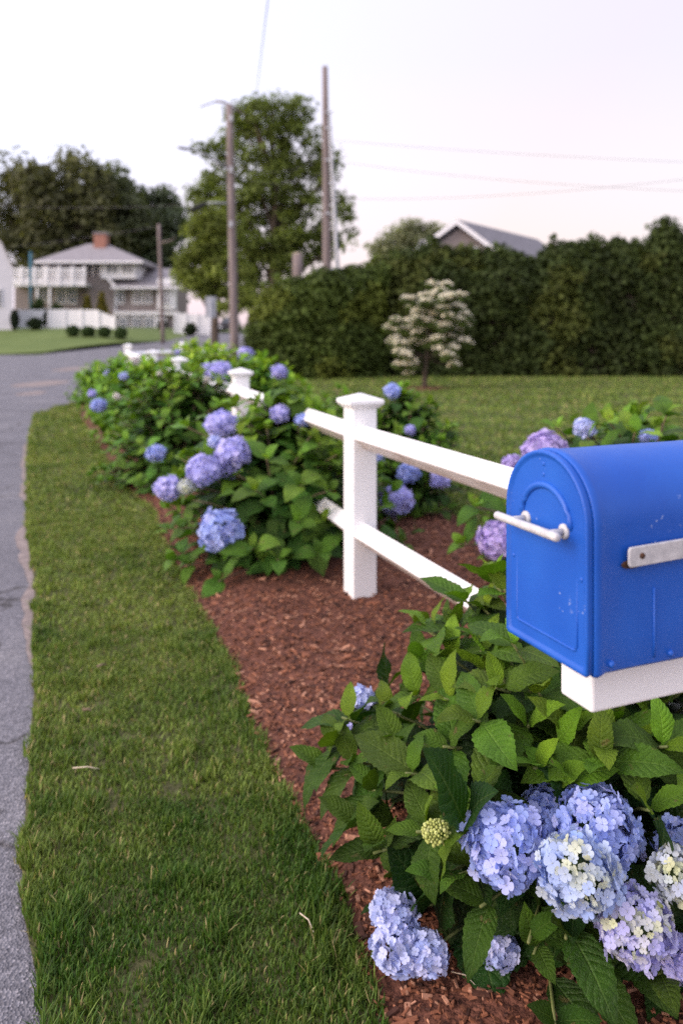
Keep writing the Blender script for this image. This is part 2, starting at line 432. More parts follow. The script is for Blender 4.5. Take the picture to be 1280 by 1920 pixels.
# loose chips on the bed
boxv = np.array([[-.5, -.5, -.5], [.5, -.5, -.5], [.5, .5, -.5], [-.5, .5, -.5], [-.38, -.45, .5], [.4, -.5, .5], [.35, .48, .5], [-.42, .4, .5]])
boxf = np.array([[3, 2, 1, 0], [4, 5, 6, 7], [0, 1, 5, 4], [1, 2, 6, 5], [2, 3, 7, 6], [3, 0, 4, 7]])
T_CHIP = (boxv, boxf, np.zeros((8, 2)))
P = []
for (y0, y1, dens) in ((1.0, 2.2, 6200), (2.2, 4.0, 5000), (4.0, 6.5, 2600), (6.5, 9, 500)):
    for y in rng.uniform(y0, y1, int(dens * (y1 - y0) * 1.6)):
        l, r = ev(BED_L, y), ev(BED_R, y)
        hi = min(r, (1300 - CX) / FP * y + .1)
        if hi <= l: continue
        if rng.random() > (hi - l) / 1.6: continue
        x = rng.uniform(l - .015, hi)
        P.append((x, y, bed_z(x, y)))
P = np.array(P); n = len(P)
az = rng.uniform(0, 2 * math.pi, n)
D = np.stack([np.cos(az), np.sin(az), rng.normal(0, .22, n)], 1)
Nn = np.stack([rng.normal(0, .35, n), rng.normal(0, .35, n), np.ones(n)], 1)
R = frames(D, Nn)
ln = rng.lognormal(math.log(.0115), .6, n).clip(.005, .055); wd = ln * rng.uniform(.18, .5, n); th = rng.uniform(.0015, .005, n)
R = R * np.stack([wd, ln, th], 1)[:, None, :]
P[:, 2] += rng.uniform(0, .010, n)
tn = rng.random(n)
base = np.array([.205, .082, .045]); lite = np.array([.40, .21, .14]); dk = np.array([.06, .024, .016])
colr = np.where(tn[:, None] < .28, dk, np.where(tn[:, None] < .85, base, lite)) * rng.uniform(.65, 1.4, (n, 1))
tag(Geo().inst(T_CHIP, R, P, colr).build('mulch_chips', M['chip'], smooth=False), 'loose red brown bark chips covering the bed', 'mulch', None, 'stuff')

# ------------------------------------------------------------------ grass blades
tv = np.array([[-.5, 0, 0], [.5, 0, 0], [-.42, .45, .02], [.42, .45, .02], [-.22, .8, .0], [.22, .8, .0], [0, 1, -.05]])
tv[:, 1] *= 1
gq = np.array([[0, 1, 3, 2], [2, 3, 5, 4], [4, 5, 6, 6]])
tuv = np.stack([tv[:, 0] + .5, tv[:, 1]], 1)


def blades(g, P, h, w, lean, tone):
    """P base points; each blade a bent strip of 3 faces"""
    n = len(P)
    az = rng.uniform(0, 2 * math.pi, n)
    d = np.stack([np.cos(az), np.sin(az), np.zeros(n)], 1)
    sx = np.stack([-np.sin(az), np.cos(az), np.zeros(n)], 1)
    up = np.array([0, 0, 1.0])
    ts = [0, .45, .8, 1.0]; ws = [.5, .42, .26, 0.04]
    V = np.zeros((n, 8, 3))
    for i, (t, ww) in enumerate(zip(ts, ws)):
        c = P + d * (lean * t * t * h)[:, None] + up * (h * (t - .28 * lean * t * t))[:, None]
        V[:, 2 * i] = c - sx * (w * ww)[:, None]; V[:, 2 * i + 1] = c + sx * (w * ww)[:, None]
    F = np.array([[0, 1, 3, 2], [2, 3, 5, 4], [4, 5, 7, 6]])
    F = (F[None] + (np.arange(n) * 8)[:, None, None]).reshape(-1, 4)
    g.add(V.reshape(-1, 3), F, np.repeat(tone, 8, 0))


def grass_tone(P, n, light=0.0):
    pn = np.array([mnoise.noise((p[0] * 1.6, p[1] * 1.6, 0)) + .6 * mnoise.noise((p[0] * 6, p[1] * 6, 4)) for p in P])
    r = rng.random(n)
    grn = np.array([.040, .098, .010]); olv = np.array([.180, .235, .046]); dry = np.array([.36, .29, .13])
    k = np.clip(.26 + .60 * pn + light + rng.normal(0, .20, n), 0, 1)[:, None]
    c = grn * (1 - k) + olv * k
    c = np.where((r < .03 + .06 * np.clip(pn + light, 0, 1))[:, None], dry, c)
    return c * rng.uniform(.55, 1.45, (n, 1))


g = Geo()
for (y0, y1, dens, hh, ww) in ((.95, 2.3, 60000, .020, .0036), (2.3, 3.6, 30000, .020, .0046), (3.6, 6.0, 12000, .021, .0070), (6.0, 10., 4200, .024, .011), (10., 15.8, 1500, .026, .02)):
    P = []
    N_ = int(dens * (y1 - y0) * 1.3)
    ys = rng.uniform(y0, y1, N_)
    for y in ys:
        a, b = ev(ROAD_EDGE, y), ev(BED_L, y)
        if rng.random() > (b - a) / 1.3: continue
        a += .035 * mnoise.noise((y * 6, 7, 0)) + .02 * mnoise.noise((y * 21, 7, 0))
        b += .03 * mnoise.noise((y * 7, 17, 0)) + .015 * mnoise.noise((y * 25, 7, 3))
        x = rng.uniform(a, b)
        # clumps and thin patches
        q = mnoise.noise((x * 13, y * 13, 8)) + .7 * mnoise.noise((x * 4, y * 4, 1))
        if rng.random() > .84 + .75 * q: continue
        P.append((x, y, .010))
    P = np.array(P); n = len(P)
    pn = np.array([mnoise.noise((p[0] * 9, p[1] * 9, 2)) for p in P])
    h = hh * rng.uniform(.55, 1.35, n) * (1 + .45 * pn)
    # blades along the bed edge grow longer and lean out
    db = np.array([ev(BED_L, p[1]) - p[0] for p in P]); da = np.array([p[0] - ev(ROAD_EDGE, p[1]) for p in P])
    h *= 1 + .7 * np.exp(-np.minimum(db, da) / .05) + .5 * (pn > .35)
    blades(g, P, h, ww * rng.uniform(.7, 1.3, n), rng.uniform(.05, .8, n), grass_tone(P, n, (y0 > .95) * .16 + (y0 > 2.2) * .14 + (y0 > 3.5) * .24))  # nearest blades toned darker, foreground shade put into their colour
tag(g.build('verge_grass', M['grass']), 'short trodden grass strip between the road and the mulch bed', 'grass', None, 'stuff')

g = Geo()
for (y0, y1, N_, hh, ww) in ((4.0, 8.0, 26000, .04, .008), (8.0, 14., 24000, .045, .016), (14, 25, 26000, .05, .03)):
    P = []
    for y in rng.uniform(y0, y1, N_):
        lo, hi = ev(BED_R, y) if y < 18.6 else -4.0, (1330 - CX) / FP * y
        lo = max(lo, -2.8 if y > 17 else -9)
        if hi <= lo: continue
        x = rng.uniform(lo, hi); P.append((x, y, .010))
    P = np.array(P); n = len(P)
    # mowing bands across the lawn
    band = .22 * np.sin(P[:, 1] * 2 * math.pi / 2.3 + .15 * P[:, 0]) + .25
    blades(g, P, hh * rng.uniform(.6, 1.3, n), ww * rng.uniform(.7, 1.3, n), rng.uniform(.1, 1.0, n), grass_tone(P, n, 0.38) * (.95 + .5 * band[:, None]))
tag(g.build('lawn_grass', M['grass']), 'blades of the mown lawn behind the fence', 'grass', None, 'stuff')

# ------------------------------------------------------------------ white two-rail fence
FENCE = [(1.23, .99, 0), (.092, 3.94, 0), (-.86, 6.8, 0), (-1.99, 9.8, .01), (-3.03, 12.8, .03), (-4.2, 15.7, .09), (-3.52, 17.7, .10), (-2.75, 18.6, .04)]
fence = thing('rail_fence', 'white two rail vinyl fence with capped posts running along the mulch bed', 'fence', (*FENCE[1][:2], 0))
fo = np.array([*FENCE[1][:2], 0])
for i, (x, y, dz) in enumerate(FENCE):
    a = FENCE[max(i - 1, 0)]; b = FENCE[min(i + 1, len(FENCE) - 1)]
    rz = math.atan2(b[1] - a[1], b[0] - a[0]) if i != 1 else math.atan2(.93, -.36)
    g = Geo().box((x, y, .5 + dz / 2), (.127, .127, 1.0 + dz), rz)
    post = g.build('post', M['vinyl'], fence, smooth=False, bevel=.006, local=fo)
    g = Geo()
    z0 = 1.0 + dz
    for (zz, hh, w0, w1) in ((z0 + .004, .022, .140, .178), (z0 + .025, .020, .182, .182), (z0 + .0495, .029, .178, .012)):
        g.box((x, y, zz), (w0, w0, hh), rz, taper=w1 / w0)
    g.build('post_cap', M['vinyl'], post, smooth=False, bevel=.003, local=fo)
for a, b in zip(FENCE, FENCE[1:]):
    for zc in (.85, .376):
        p, q = np.array([a[0], a[1], zc + a[2]]), np.array([b[0], b[1], zc + b[2]])
        d = (q - p) / np.linalg.norm(q - p); s = np.cross(d, [0, 0, 1.0]); s /= np.linalg.norm(s); u = np.cross(s, d)
        g = Geo(); e = .056; V = []; C = []
        for t in np.linspace(0, 1, 14):
            c = p + (q - p) * t
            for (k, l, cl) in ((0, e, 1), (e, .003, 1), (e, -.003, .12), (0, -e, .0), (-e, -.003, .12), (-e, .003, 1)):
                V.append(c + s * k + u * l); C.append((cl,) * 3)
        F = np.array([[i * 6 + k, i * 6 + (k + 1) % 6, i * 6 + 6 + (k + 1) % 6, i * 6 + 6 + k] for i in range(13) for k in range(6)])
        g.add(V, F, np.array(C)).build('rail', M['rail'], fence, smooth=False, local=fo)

# ------------------------------------------------------------------ mailbox
U3 = np.array([-.383, .924, 0]); N3 = np.array([-.924, -.383, 0]); B3 = -N3; Z3 = np.array([0, 0, 1.0])
NC = np.array([.3054, .97, .9377]); W, HT = .175, .27; RA = W / 2; SP = HT - RA
mb = thing('mailbox', 'blue arched metal mailbox with a white handle on a white wooden arm', 'mailbox', (NC[0] + .5 * B3[0], NC[1] + .5 * B3[1], .05))
mo = np.array(mb.location)


def mp(a, z, f=0.0):
    """mailbox coordinates: along the door, up, out of the door"""
    return NC + U3 * a + Z3 * z + N3 * f


def dprof(inset=0.0, n=22, r0=.0035):
    """arched outline (a,z), from the near bottom corner round the arch to the far one"""
    P = [(inset + r0, inset), (inset + .002, inset + .002), (inset, inset + r0)]
    P += [(inset, SP * k / 4) for k in range(1, 4)]
    r = RA - inset
    for k in range(n + 1):
        w = math.pi - math.pi * k / n
        P.append((RA + r * math.cos(w), SP + r * math.sin(w)))
    P += [(W - inset, SP * k / 4) for k in (3, 2, 1)]
    P += [(W - inset, inset + r0), (W - inset - .002, inset + .002), (W - inset - r0, inset)]
    return P


def loft(g, secs, close=True, cap0=False, cap1=False):
    n = len(secs[0]); V = [p for s in secs for p in s]
    F = [[i * n + k, i * n + (k + 1) % n, (i + 1) * n + (k + 1) % n, (i + 1) * n + k] for i in range(len(secs) - 1) for k in range(n if close else n - 1)]
    if cap0: F.append(list(range(n))[::-1])
    if cap1: F.append([(len(secs) - 1) * n + k for k in range(n)])
    g.add(V, F)


g = Geo()
secs = []
for (f, ins) in ((-.004, .004), (-.004, .0005), (-.009, -.0008), (-.016, .0), (-.022, .0018), (-.06, .0020), (-.13, .0016), (-.21, .0020), (-.30, .0016), (-.40, .002), (-.46, .002), (-.472, .0), (-.48, .001)):
    secs.append([mp(a, z, f) for a, z in dprof(ins)])
loft(g, secs, cap1=True)
body = g.build('body', M['blue'], mb, local=mo)
b = body.modifiers.new('b', 'BEVEL'); b.width = .0012; b.segments = 2; b.angle_limit = math.radians(40)
# door: flanged plate with a pressed arch and panel
g = Geo()
secs = [[mp(a, z, f) for a, z in dprof(ins)] for f, ins in ((-.003, .003), (.004, .0016), (.0068, .0022), (.0076, .0045), (.0066, .0075), (.0042, .0095), (.004, .012))]
loft(g, secs, cap1=True)
door = g.build('door', M['blue'], mb, local=mo)
g = Geo()
for (r, wd) in ((.052, .0052),):
    pts = [mp(RA + r * math.cos(w), SP - .012 + r * math.sin(w), .0036) for w in np.linspace(math.pi * .99, math.pi * .01, 25)]
    g.tube(pts, [.0004] + [wd] * 23 + [.0004], 8)
g.build('pressed_arch', M['blue'], door, local=mo)
g = Geo()
a0, a1, z0, z1, rr = .024, W - .024, .026, .125, .006
pts = [mp(a, z, .0036) for a, z in ((a0, z1), (a0, z0 + rr), (a0 + rr * .3, z0 + rr * .3), (a0 + rr, z0), (a1 - rr, z0), (a1 - rr * .3, z0 + rr * .3), (a1, z0 + rr), (a1, z1))]
g.tube(pts, [.0003] + [.0021] * 6 + [.0003], 8)
g.tube([mp(a0 + .03, .070, .0036), mp(a1 - .03, .070, .0036)], [.0003, .0003], 6)
g.build('pressed_panel', M['blue'], door, local=mo)


def stud(g, a, z, f, r, n=10):
    secs = []
    for (k, q) in ((0, 1.0), (.35, .96), (.7, .75), (.95, .35)):
        secs.append([mp(a + r * q * math.cos(w), z + r * q * math.sin(w), f + r * .55 * k) for w in np.linspace(0, 2 * math.pi, n, False)])
    loft(g, secs, cap1=True)


for (a, z) in ((RA + .004, HT - .020), (RA + .004, HT - .034), (.016, .118), (W - .016, .112)):
    g = Geo(); stud(g, a, z, .0038, .0032); g.build('rivet', M['blue'], door, local=mo)
# handle: bar across the door on two posts with washers
g = Geo(); hz = 1.108 - NC[2]
g.tube([mp(.0243 + t, hz, .032) for t in (0, .001, .003, .07, .133, .135, .136)], [.003, .005, .0057, .0058, .0057, .005, .003], 14)
han = g.build('handle', M['chrome'], mb, local=mo)
for a in (.0484, .129):
    g = Geo(); g.tube([mp(a, hz, .003), mp(a, hz, .031)], .0043, 12); g.build('handle_post', M['chrome'], han, local=mo)
    g = Geo()
    loft(g, [[mp(a + .0098 * q * math.cos(w), hz + .0098 * q * math.sin(w), f) for w in np.linspace(0, 2 * math.pi, 18, False)] for f, q in ((.0035, 1), (.0062, 1), (.0075, .8), (.0075, .4))], cap1=True)
    g.build('washer', M['chrome'], han, local=mo)
# flag arm lying along the near side
MS = np.array([.383, -.924, 0])


def sp_(s, z, o=0.0): return NC + B3 * s + Z3 * z + MS * o


g = Geo(); fz = 1.083 - NC[2]; hw = .0125
prof = [(.0494 + .0055 - .0055 * abs(math.sin(w)) ** .6, fz + hw * math.copysign(abs(math.cos(w)) ** .55, math.cos(w))) for w in np.linspace(0, math.pi, 13)] + [(.27, fz - hw), (.27, fz + hw)]
loft(g, [[sp_(s, z + (s - .05) * .028, o) for s, z in prof] for o in (.0045, .0085)], cap0=True, cap1=True)
flag = g.build('flag', M['chrome'], mb, smooth=False, bevel=.0012, local=mo)
g = Geo()
loft(g, [[sp_(s, z + .028 * .22, o) for s, z in ((.27, fz - hw), (.34, fz - hw), (.34, fz + .055), (.27, fz + .055))] for o in (.0045, .0085)], cap0=True, cap1=True)
g.build('flag_blade', M['chrome'], flag, smooth=False, local=mo)
g = Geo()
loft(g, [[sp_(.0494 + .020 + r * math.cos(w), fz + .001 + r * math.sin(w), o) for w in np.linspace(0, 2 * math.pi, 12, False)] for o, r in ((.0082, .004), (.0100, .0037), (.0112, .002))], cap1=True)
g.build('flag_rivet', M['rust'], flag, local=mo)
g = Geo()
loft(g, [[sp_(.060 + .016 * math.cos(w), fz - .0105 + .0055 * math.sin(w), o) for w in np.linspace(0, 2 * math.pi, 14, False)] for o in (-.0005, .0012)], cap1=True)
g.build('rusty_slot', M['rust'], body, smooth=False, local=mo)
for (s, z, r) in ((.03, .014, .0045), (.125, .013, .0042), (.22, .013, .0042)):
    g = Geo()
    loft(g, [[sp_(s + r * q * math.cos(w), z + r * q * math.sin(w), o - .001) for w in np.linspace(0, 2 * math.pi, 10, False)] for o, q in ((-.001, 1), (.0016, .95), (.003, .7), (.0036, .3))], cap1=True)
    g.build('rivet', M['blue'], body, local=mo)
g = Geo()
g.tube([sp_(.098, .012, -.0014), sp_(.098, .03, -.0014), sp_(.098, .10, -.0014)], .0013, 8)
g.build('pressed_seam', M['blue'], body, local=mo)
# arm and post that carry it
c0 = NC + U3 * .055 + B3 * .045; c1 = c0 + U3 * .065
g = Geo()
ctr = (c0 + c1) / 2 + B3 * .31; ctr[2] = NC[2] - .002 - .036
g.box(ctr, (.62, .065, .072), math.atan2(B3[1], B3[0]))
g.build('support_arm', M['vinyl'], mb, smooth=False, bevel=.004, local=mo)
g = Geo(); pc = (c0 + c1) / 2 + B3 * .50
g.box((pc[0], pc[1], .43), (.095, .095, .864), math.atan2(B3[1], B3[0]))
g.build('post', M['vinyl'], mb, smooth=False, bevel=.004, local=mo)

# ------------------------------------------------------------------ hydrangeas
def leaf_template(nt, ns, droop, fold, wave, serr, seed, wid=.74):
    r = random.Random(seed); V, UV = [], []
    ph = r.uniform(0, 6)
    ang = r.uniform(.05, .2); pos = np.array([0.0, 0.0]); prev = 0
    side = r.uniform(-.06, .06)
    for i in range(nt + 1):
        t = i / nt
        if i:
            ds = t - prev
            pos = pos + ds * np.array([math.cos(ang), math.sin(ang)]); ang -= droop * ds * (1.2 if t > .4 else .6)
        prev = t
        pt = .10
        if t <= pt: w = .018 + .03 * (t / pt) ** 3
        else:
            q = (t - pt) / (1 - pt)
            w = .048 * (1 - q) + .5 * wid * 2.05 * (q ** .68) * ((1 - q) ** .98)
            if serr and 0 < i < nt: w *= 1 + (serr if i % 2 else -serr * .4)
        if i == nt: w = .003
        for j in range(ns + 1):
            s = -1 + 2 * j / ns
            z = pos[1] + fold * abs(s) * w * (1 - .45 * abs(s)) + wave * w * s * s * math.sin(t * 13 + ph + (1.6 if s > 0 else 0))
            V.append((s * w + side * math.sin(t * 3) * t, pos[0], z)); UV.append(((s + 1) / 2, max(0, (t - pt) / (1 - pt))))
    F = np.array([[i * (ns + 1) + j, i * (ns + 1) + j + 1, (i + 1) * (ns + 1) + j + 1, (i + 1) * (ns + 1) + j] for i in range(nt) for j in range(ns)])
    return np.array(V), F, np.array(UV)


LEAF_HI = [leaf_template(26, 6, d, f, w, .075, i, wd) for i, (d, f, w, wd) in enumerate(
    ((.5, .14, .12, .84), (.9, .08, .18, .80), (1.3, .18, .12, .86), (.8, .34, .10, .76), (2.0, .06, .18, .82), (.2, .22, .15, .74)))]
LEAF_MD = [leaf_template(9, 4, d, f, w, 0, i, wd) for i, (d, f, w, wd) in enumerate(((.5, .25, .10, .76), (.9, .22, .14, .72), (1.2, .30, .12, .78), (1.5, .25, .1, .72)))]
LEAF_LO = [leaf_template(4, 2, d, f, 0, 0, i, wd) for i, (d, f, w, wd) in enumerate(((.6, .28, .1, .78), (1.1, .30, .1, .78)))]


def petal_floret(res=1):
    """four rounded cupped petals"""
    V, F, U = [], [], []
    for k in range(4):
        a = k * math.pi / 2; ca, sa = math.cos(a), math.sin(a)
        rows = ((.05, .05, 0), (.32, .36, .04), (.68, .52, .10), (.94, .40, .10), (1.04, .12, .06))
        base = len(V)
        for (r, w, z) in rows:
            for s in (-1, 0, 1):
                x, y = r, s * w; V.append((x * ca - y * sa, x * sa + y * ca, z + .10 * abs(s) + .16 * r * r * (1 if k % 2 else .4))); U.append((.5, r))
        for i in range(len(rows) - 1):
            for j in range(2):
                F.append([base + i * 3 + j, base + i * 3 + j + 1, base + i * 3 + j + 4, base + i * 3 + j + 3])
    return np.array(V), np.array(F), np.array(U)


FLORET = petal_floret()
LEAF_YOUNG = [leaf_template(22, 6, d, f, w, .07, 50 + i, wd) for i, (d, f, w, wd) in enumerate(((.35, .42, .10, .58), (.7, .38, .12, .54), (1.1, .30, .14, .60)))]
oct_v, oct_f = [], []
for (z, r) in ((-.9, .4), (-.2, 1), (.5, .8), (.95, .25)):
    for k in range(6): oct_v.append((r * math.cos(k * math.pi / 3), r * math.sin(k * math.pi / 3), z))
for i in range(3):
    for k in range(6): oct_f.append([i * 6 + k, i * 6 + (k + 1) % 6, i * 6 + 6 + (k + 1) % 6, i * 6 + 6 + k])
BEAD = (np.array(oct_v), np.array(oct_f), np.zeros((24, 2)))
for k in range(3): pass

PAL = {
    'blue': ((.31, .40, .80), (.41, .50, .86), (.52, .55, .88)),
    'pale': ((.42, .50, .84), (.52, .58, .86), (.58, .60, .84)),
    'violet': ((.42, .42, .80), (.50, .49, .86), (.60, .56, .87)),
    'mauve': ((.44, .34, .70), (.52, .42, .76), (.58, .50, .78)),
    'young': ((.34, .46, .82), (.48, .57, .80), (.64, .66, .42)),
    'cream': ((.62, .63, .38), (.52, .57, .72), (.58, .62, .34)),
    'lilac': ((.40, .39, .80), (.54, .54, .80), (.58, .61, .38)),
    'white': ((.74, .68, .68), (.78, .74, .74), (.70, .70, .6)),
}


def flower_head(c, R, pal, parent, loc, toward, far=False, n=None, name='flower_head'):
    c = np.asarray(c, float)
    fl = max(.0105, min(.0135, R * .18)) * (1 if R < .1 else 1.1)
    if far: fl = R * .19; n = 190
    if n is None: n = int(min(330, 1.65 * 4 * (R / fl) ** 2))
    i = np.arange(n) + .5
    phi = np.arccos(1 - 1.72 * i / n); th = math.pi * (1 + 5 ** .5) * i + rng.uniform(0, 6)
    d = np.stack([np.cos(th) * np.sin(phi), np.sin(th) * np.sin(phi), np.cos(phi)], 1)
    t = np.asarray(toward, float); t /= np.linalg.norm(t)
    ax = np.array([0, 0, 1.0]) * .6 + t * .6; ax /= np.linalg.norm(ax)
    x = np.cross(ax, [0.3, 1, 0.1]); x /= np.linalg.norm(x); y = np.cross(ax, x)
    d = d[:, :1] * x + d[:, 1:2] * y + d[:, 2:] * ax
    bump = np.array([mnoise.noise(Vector(q * 2.2 + c * 7)) for q in d])
    bump2 = np.array([mnoise.noise(Vector(q * 4.6 + c * 11)) for q in d])
    rad = R * (.97 - .5 * fl / R + .26 * bump + .17 * bump2 + rng.normal(0, .02 if far else .05, n))
    P = c + d * (rad * np.array(1.0))[:, None] * np.array([1.0, 1.0, .88])
    nn = d + rng.normal(0, .46, (n, 3))
    tg = np.cross(nn, rng.normal(0, 1, (n, 3)))
    Rm = frames(tg, nn) * (fl * rng.uniform(.75, 1.15, n))[:, None, None]
    pc = np.array(PAL[pal])
    w = rng.random(n)
    if pal in ('young', 'cream', 'lilac'):
        q = d @ ax; pn = np.array([mnoise.noise(Vector(v * 2.6 + c * 3)) for v in d])
        w = np.clip(.40 + .9 * pn + .25 * q + rng.normal(0, .14, n), 0, 1)
        Rm = Rm * np.clip(1.05 - .5 * (w - .3), .5, 1.1)[:, None, None]
    col = np.where(w[:, None] < .5, pc[0] + (pc[1] - pc[0]) * (w[:, None] * 2), pc[1] + (pc[2] - pc[1]) * (w[:, None] * 2 - 1))
    col = col * rng.uniform(.82, 1.1, (n, 1))
    g = Geo().inst(FLORET, Rm, P, col)
    # tiny eye of each floret
    eye = frames(tg, nn) * (fl * .12)
    g.inst(BEAD, eye, P + nn / np.linalg.norm(nn, axis=1, keepdims=True) * fl * .12, col * .6 + np.array([.30, .30, .20]))
    # green inner stalks so that no gap shows through
    g.tube([c - ax * R * .8, c + ax * R * .3], [R * .1, R * .5], 8, (.10, .15, .05))
    return g.build(name, M['petal'], parent, local=loc)


def flower_bud(c, R, parent, loc):
    c = np.asarray(c, float); n = 110; i = np.arange(n) + .5
    phi = np.arccos(1 - 1.5 * i / n); th = math.pi * (1 + 5 ** .5) * i
    d = np.stack([np.cos(th) * np.sin(phi), np.sin(th) * np.sin(phi), np.cos(phi)], 1)
    P = c + d * (R * rng.uniform(.88, 1.08, n))[:, None] * np.array([1, 1, .85])
    Rm = frames(np.cross(d, rng.normal(0, 1, (n, 3))), d) * (R * .15 * rng.uniform(.7, 1.25, n))[:, None, None]
    col = np.array([.46, .50, .15]) * rng.uniform(.75, 1.2, (n, 1)) + (rng.random((n, 1)) < .3) * np.array([.15, .14, .1])
    g = Geo().inst(BEAD, Rm, P, col)
    g.tube([c - [0, 0, R * .8], c], [R * .2, R * .7], 8, (.25, .32, .08))
    return g.build('flower_bud', M['petal'], parent, local=loc)


def bez(a, b, c, t):
    t = np.asarray(t)[:, None]
    return a * (1 - t) ** 2 + 2 * b * t * (1 - t) + c * t * t


def hydrangea(label, ctr, r, h, nst, leaf, res, flowers, tips=(), buds=(), seed=0, mature=(.026, .085, .010), young=(.165, .325, .022), low=.12, squash=1.0, group='hydrangea bushes along the fence'):
    rg = np.random.default_rng(seed)
    base = np.array([ctr[0], ctr[1], .03])
    root = thing('hydrangea_bush', label, 'hydrangea', base, group)
    T = (LEAF_HI, LEAF_MD, LEAF_LO)[res]
    ends = []                                    # (tip, kind)
    for k in range(nst):
        th = rg.uniform(0, 2 * math.pi); q = rg.uniform(0, 1) ** .75
        ph = q * 1.66
        rr = r * (.82 + .22 * rg.random())
        lump = 1 + .12 * mnoise.noise((math.cos(th) * 2 + seed, math.sin(th) * 2, q * 2))
        ends.append((base + np.array([rr * lump * math.sin(ph) * math.cos(th), rr * squash * lump * math.sin(ph) * math.sin(th), max(low, h * lump * math.cos(ph) * .93 + .05) - .03]), 'leaf'))
    for t in tips: ends.append((np.asarray(t, float), 'tip'))
    FL = [(np.asarray(f[0], float), f[1] * (f[3] if len(f) > 3 else 1)) for f in flowers] + [(np.asarray(c, float), R) for c, R in buds]
    for c, R in FL: ends.append((c, 'flower'))
    stems = Geo(); P, D, Nn, Sz, Tn, Yg = [], [], [], [], [], []
    cam = np.array([0, 0, HC])
    for (tip, kind) in ends:
        b0 = base + np.array([rg.normal(0, r * .14), rg.normal(0, r * .14), -.03])
        hor = tip - b0; hor[2] = 0
        ctl = b0 + hor * .35 + np.array([0, 0, max(tip[2] - b0[2], .1) * .75])
        ts = np.linspace(0, 1, 9)
        if res < 2 or kind != 'leaf':
            pts = bez(b0, ctl, tip, ts)
            stems.tube(pts, np.linspace(.0055, .003, 9) * (1 if res == 0 else 1.3), 6 if res == 0 else 4)
        ln = np.linalg.norm(ctl - b0) + np.linalg.norm(tip - ctl)
        step = leaf * (.55 if res < 2 else .75)
        nn_ = max(2, int(ln * .72 / step))
        rot = rg.uniform(0, math.pi)
        for k in range(nn_):
            t = 1 - (k * step + (.02 if kind != 'flower' else .45 * leaf)) / ln
            if k == 1: t = 1 - (.035 + (.0 if kind != 'flower' else .45 * leaf)) / ln if kind == 'tip' else t
            if t < .12: break
            p = bez(b0, ctl, tip, [t])[0]; d = bez(b0, ctl, tip, [min(t + .03, 1)])[0] - bez(b0, ctl, tip, [t - .03])[0]
            d = d / (np.linalg.norm(d) + 1e-9)
            d = d * .5 + np.array([0, 0, .62]); d /= np.linalg.norm(d)
            x = np.cross(d, [.2, .1, 1.0]); x /= np.linalg.norm(x) + 1e-9; y = np.cross(d, x)
            for s in (0, math.pi):
                w = rot + s + k * math.pi / 2 + rg.normal(0, .25)
                o = math.cos(w) * x + math.sin(w) * y
                age = k / max(nn_ - 1, 1)
                if kind == 'flower': age = .35 + .65 * age
                el = (.50 - .62 * age if k > 0 else .95) + rg.normal(0, .17)
                el = max(el, -.35)
                dirv = o * math.cos(el) + d * math.sin(el)
                nv = d * math.cos(el) - o * math.sin(el) + rg.normal(0, .14, 3)
                sz = leaf * ((.55, .86)[k] if k < 2 and kind != 'flower' else 1.0) * rg.uniform(.78, 1.18)
                tipp = p + dirv * sz * .75
                bad = tipp[2] < .02
                for c, R in FL:
                    v = cam - c; v = v / np.linalg.norm(v); v = v * .75 + np.array([0, -.1, .2]); v /= np.linalg.norm(v)
                    for m in (p + dirv * sz * .35, p + dirv * sz * .7, p + dirv * sz):
                        e = m - c; al = e @ v
                        if -R * .9 < al < .55 and np.linalg.norm(e - v * al) < R * .85 : bad = True
                if bad: continue
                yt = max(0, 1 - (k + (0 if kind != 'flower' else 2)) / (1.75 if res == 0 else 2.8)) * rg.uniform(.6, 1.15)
                yt *= (.35 if res else .12) + (.65 if res else .88) * min(1, max(0, (p[2] - .1) / max(h * .8, .1))) ** (1 if res else 1.3)  # lower leaves toned darker, the bush's shading put into their colour
                P.append(p); D.append(dirv); Nn.append(nv); Sz.append(sz); Tn.append(min(1, yt)); Yg.append(k < 2 and kind != 'flower' and res == 0)
    P, D, Nn, Sz, Tn, Yg = map(np.array, (P, D, Nn, Sz, Tn, Yg))
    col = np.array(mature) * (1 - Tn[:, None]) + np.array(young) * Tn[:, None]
    col = col * rg.uniform(.72, 1.35, (len(P), 1)) * np.stack([rg.uniform(.85, 1.25, len(P)), np.ones(len(P)), rg.uniform(.8, 1.2, len(P))], 1)
    Rm = frames(D, Nn) * Sz[:, None, None]
    g = Geo(); which = rg.integers(0, len(T), len(P))
    for i, t in enumerate(T):
        k = (which == i) & ~Yg; g.inst(t, Rm[k], P[k], col[k])
    for i, t in enumerate(LEAF_YOUNG):
        k = (which % 3 == i) & Yg; g.inst(t, Rm[k], P[k], col[k])
    g.build('foliage', M['leaf'] if res == 0 else M['leaf_far'] if res == 2 else M['leaf'], root, local=base)
    stems.build('stems', M['woody'] if res else M['stem'], root, local=base)
    for f in flowers:
        c = np.asarray(f[0], float)
        tw = (cam - c) * np.array([1, 1, .5]) / np.linalg.norm(cam - c)
        flower_head(c, f[1], f[2], root, base, tw, far=res > 0)
    for c, R in buds: flower_bud(c, R, root, base)
    return root


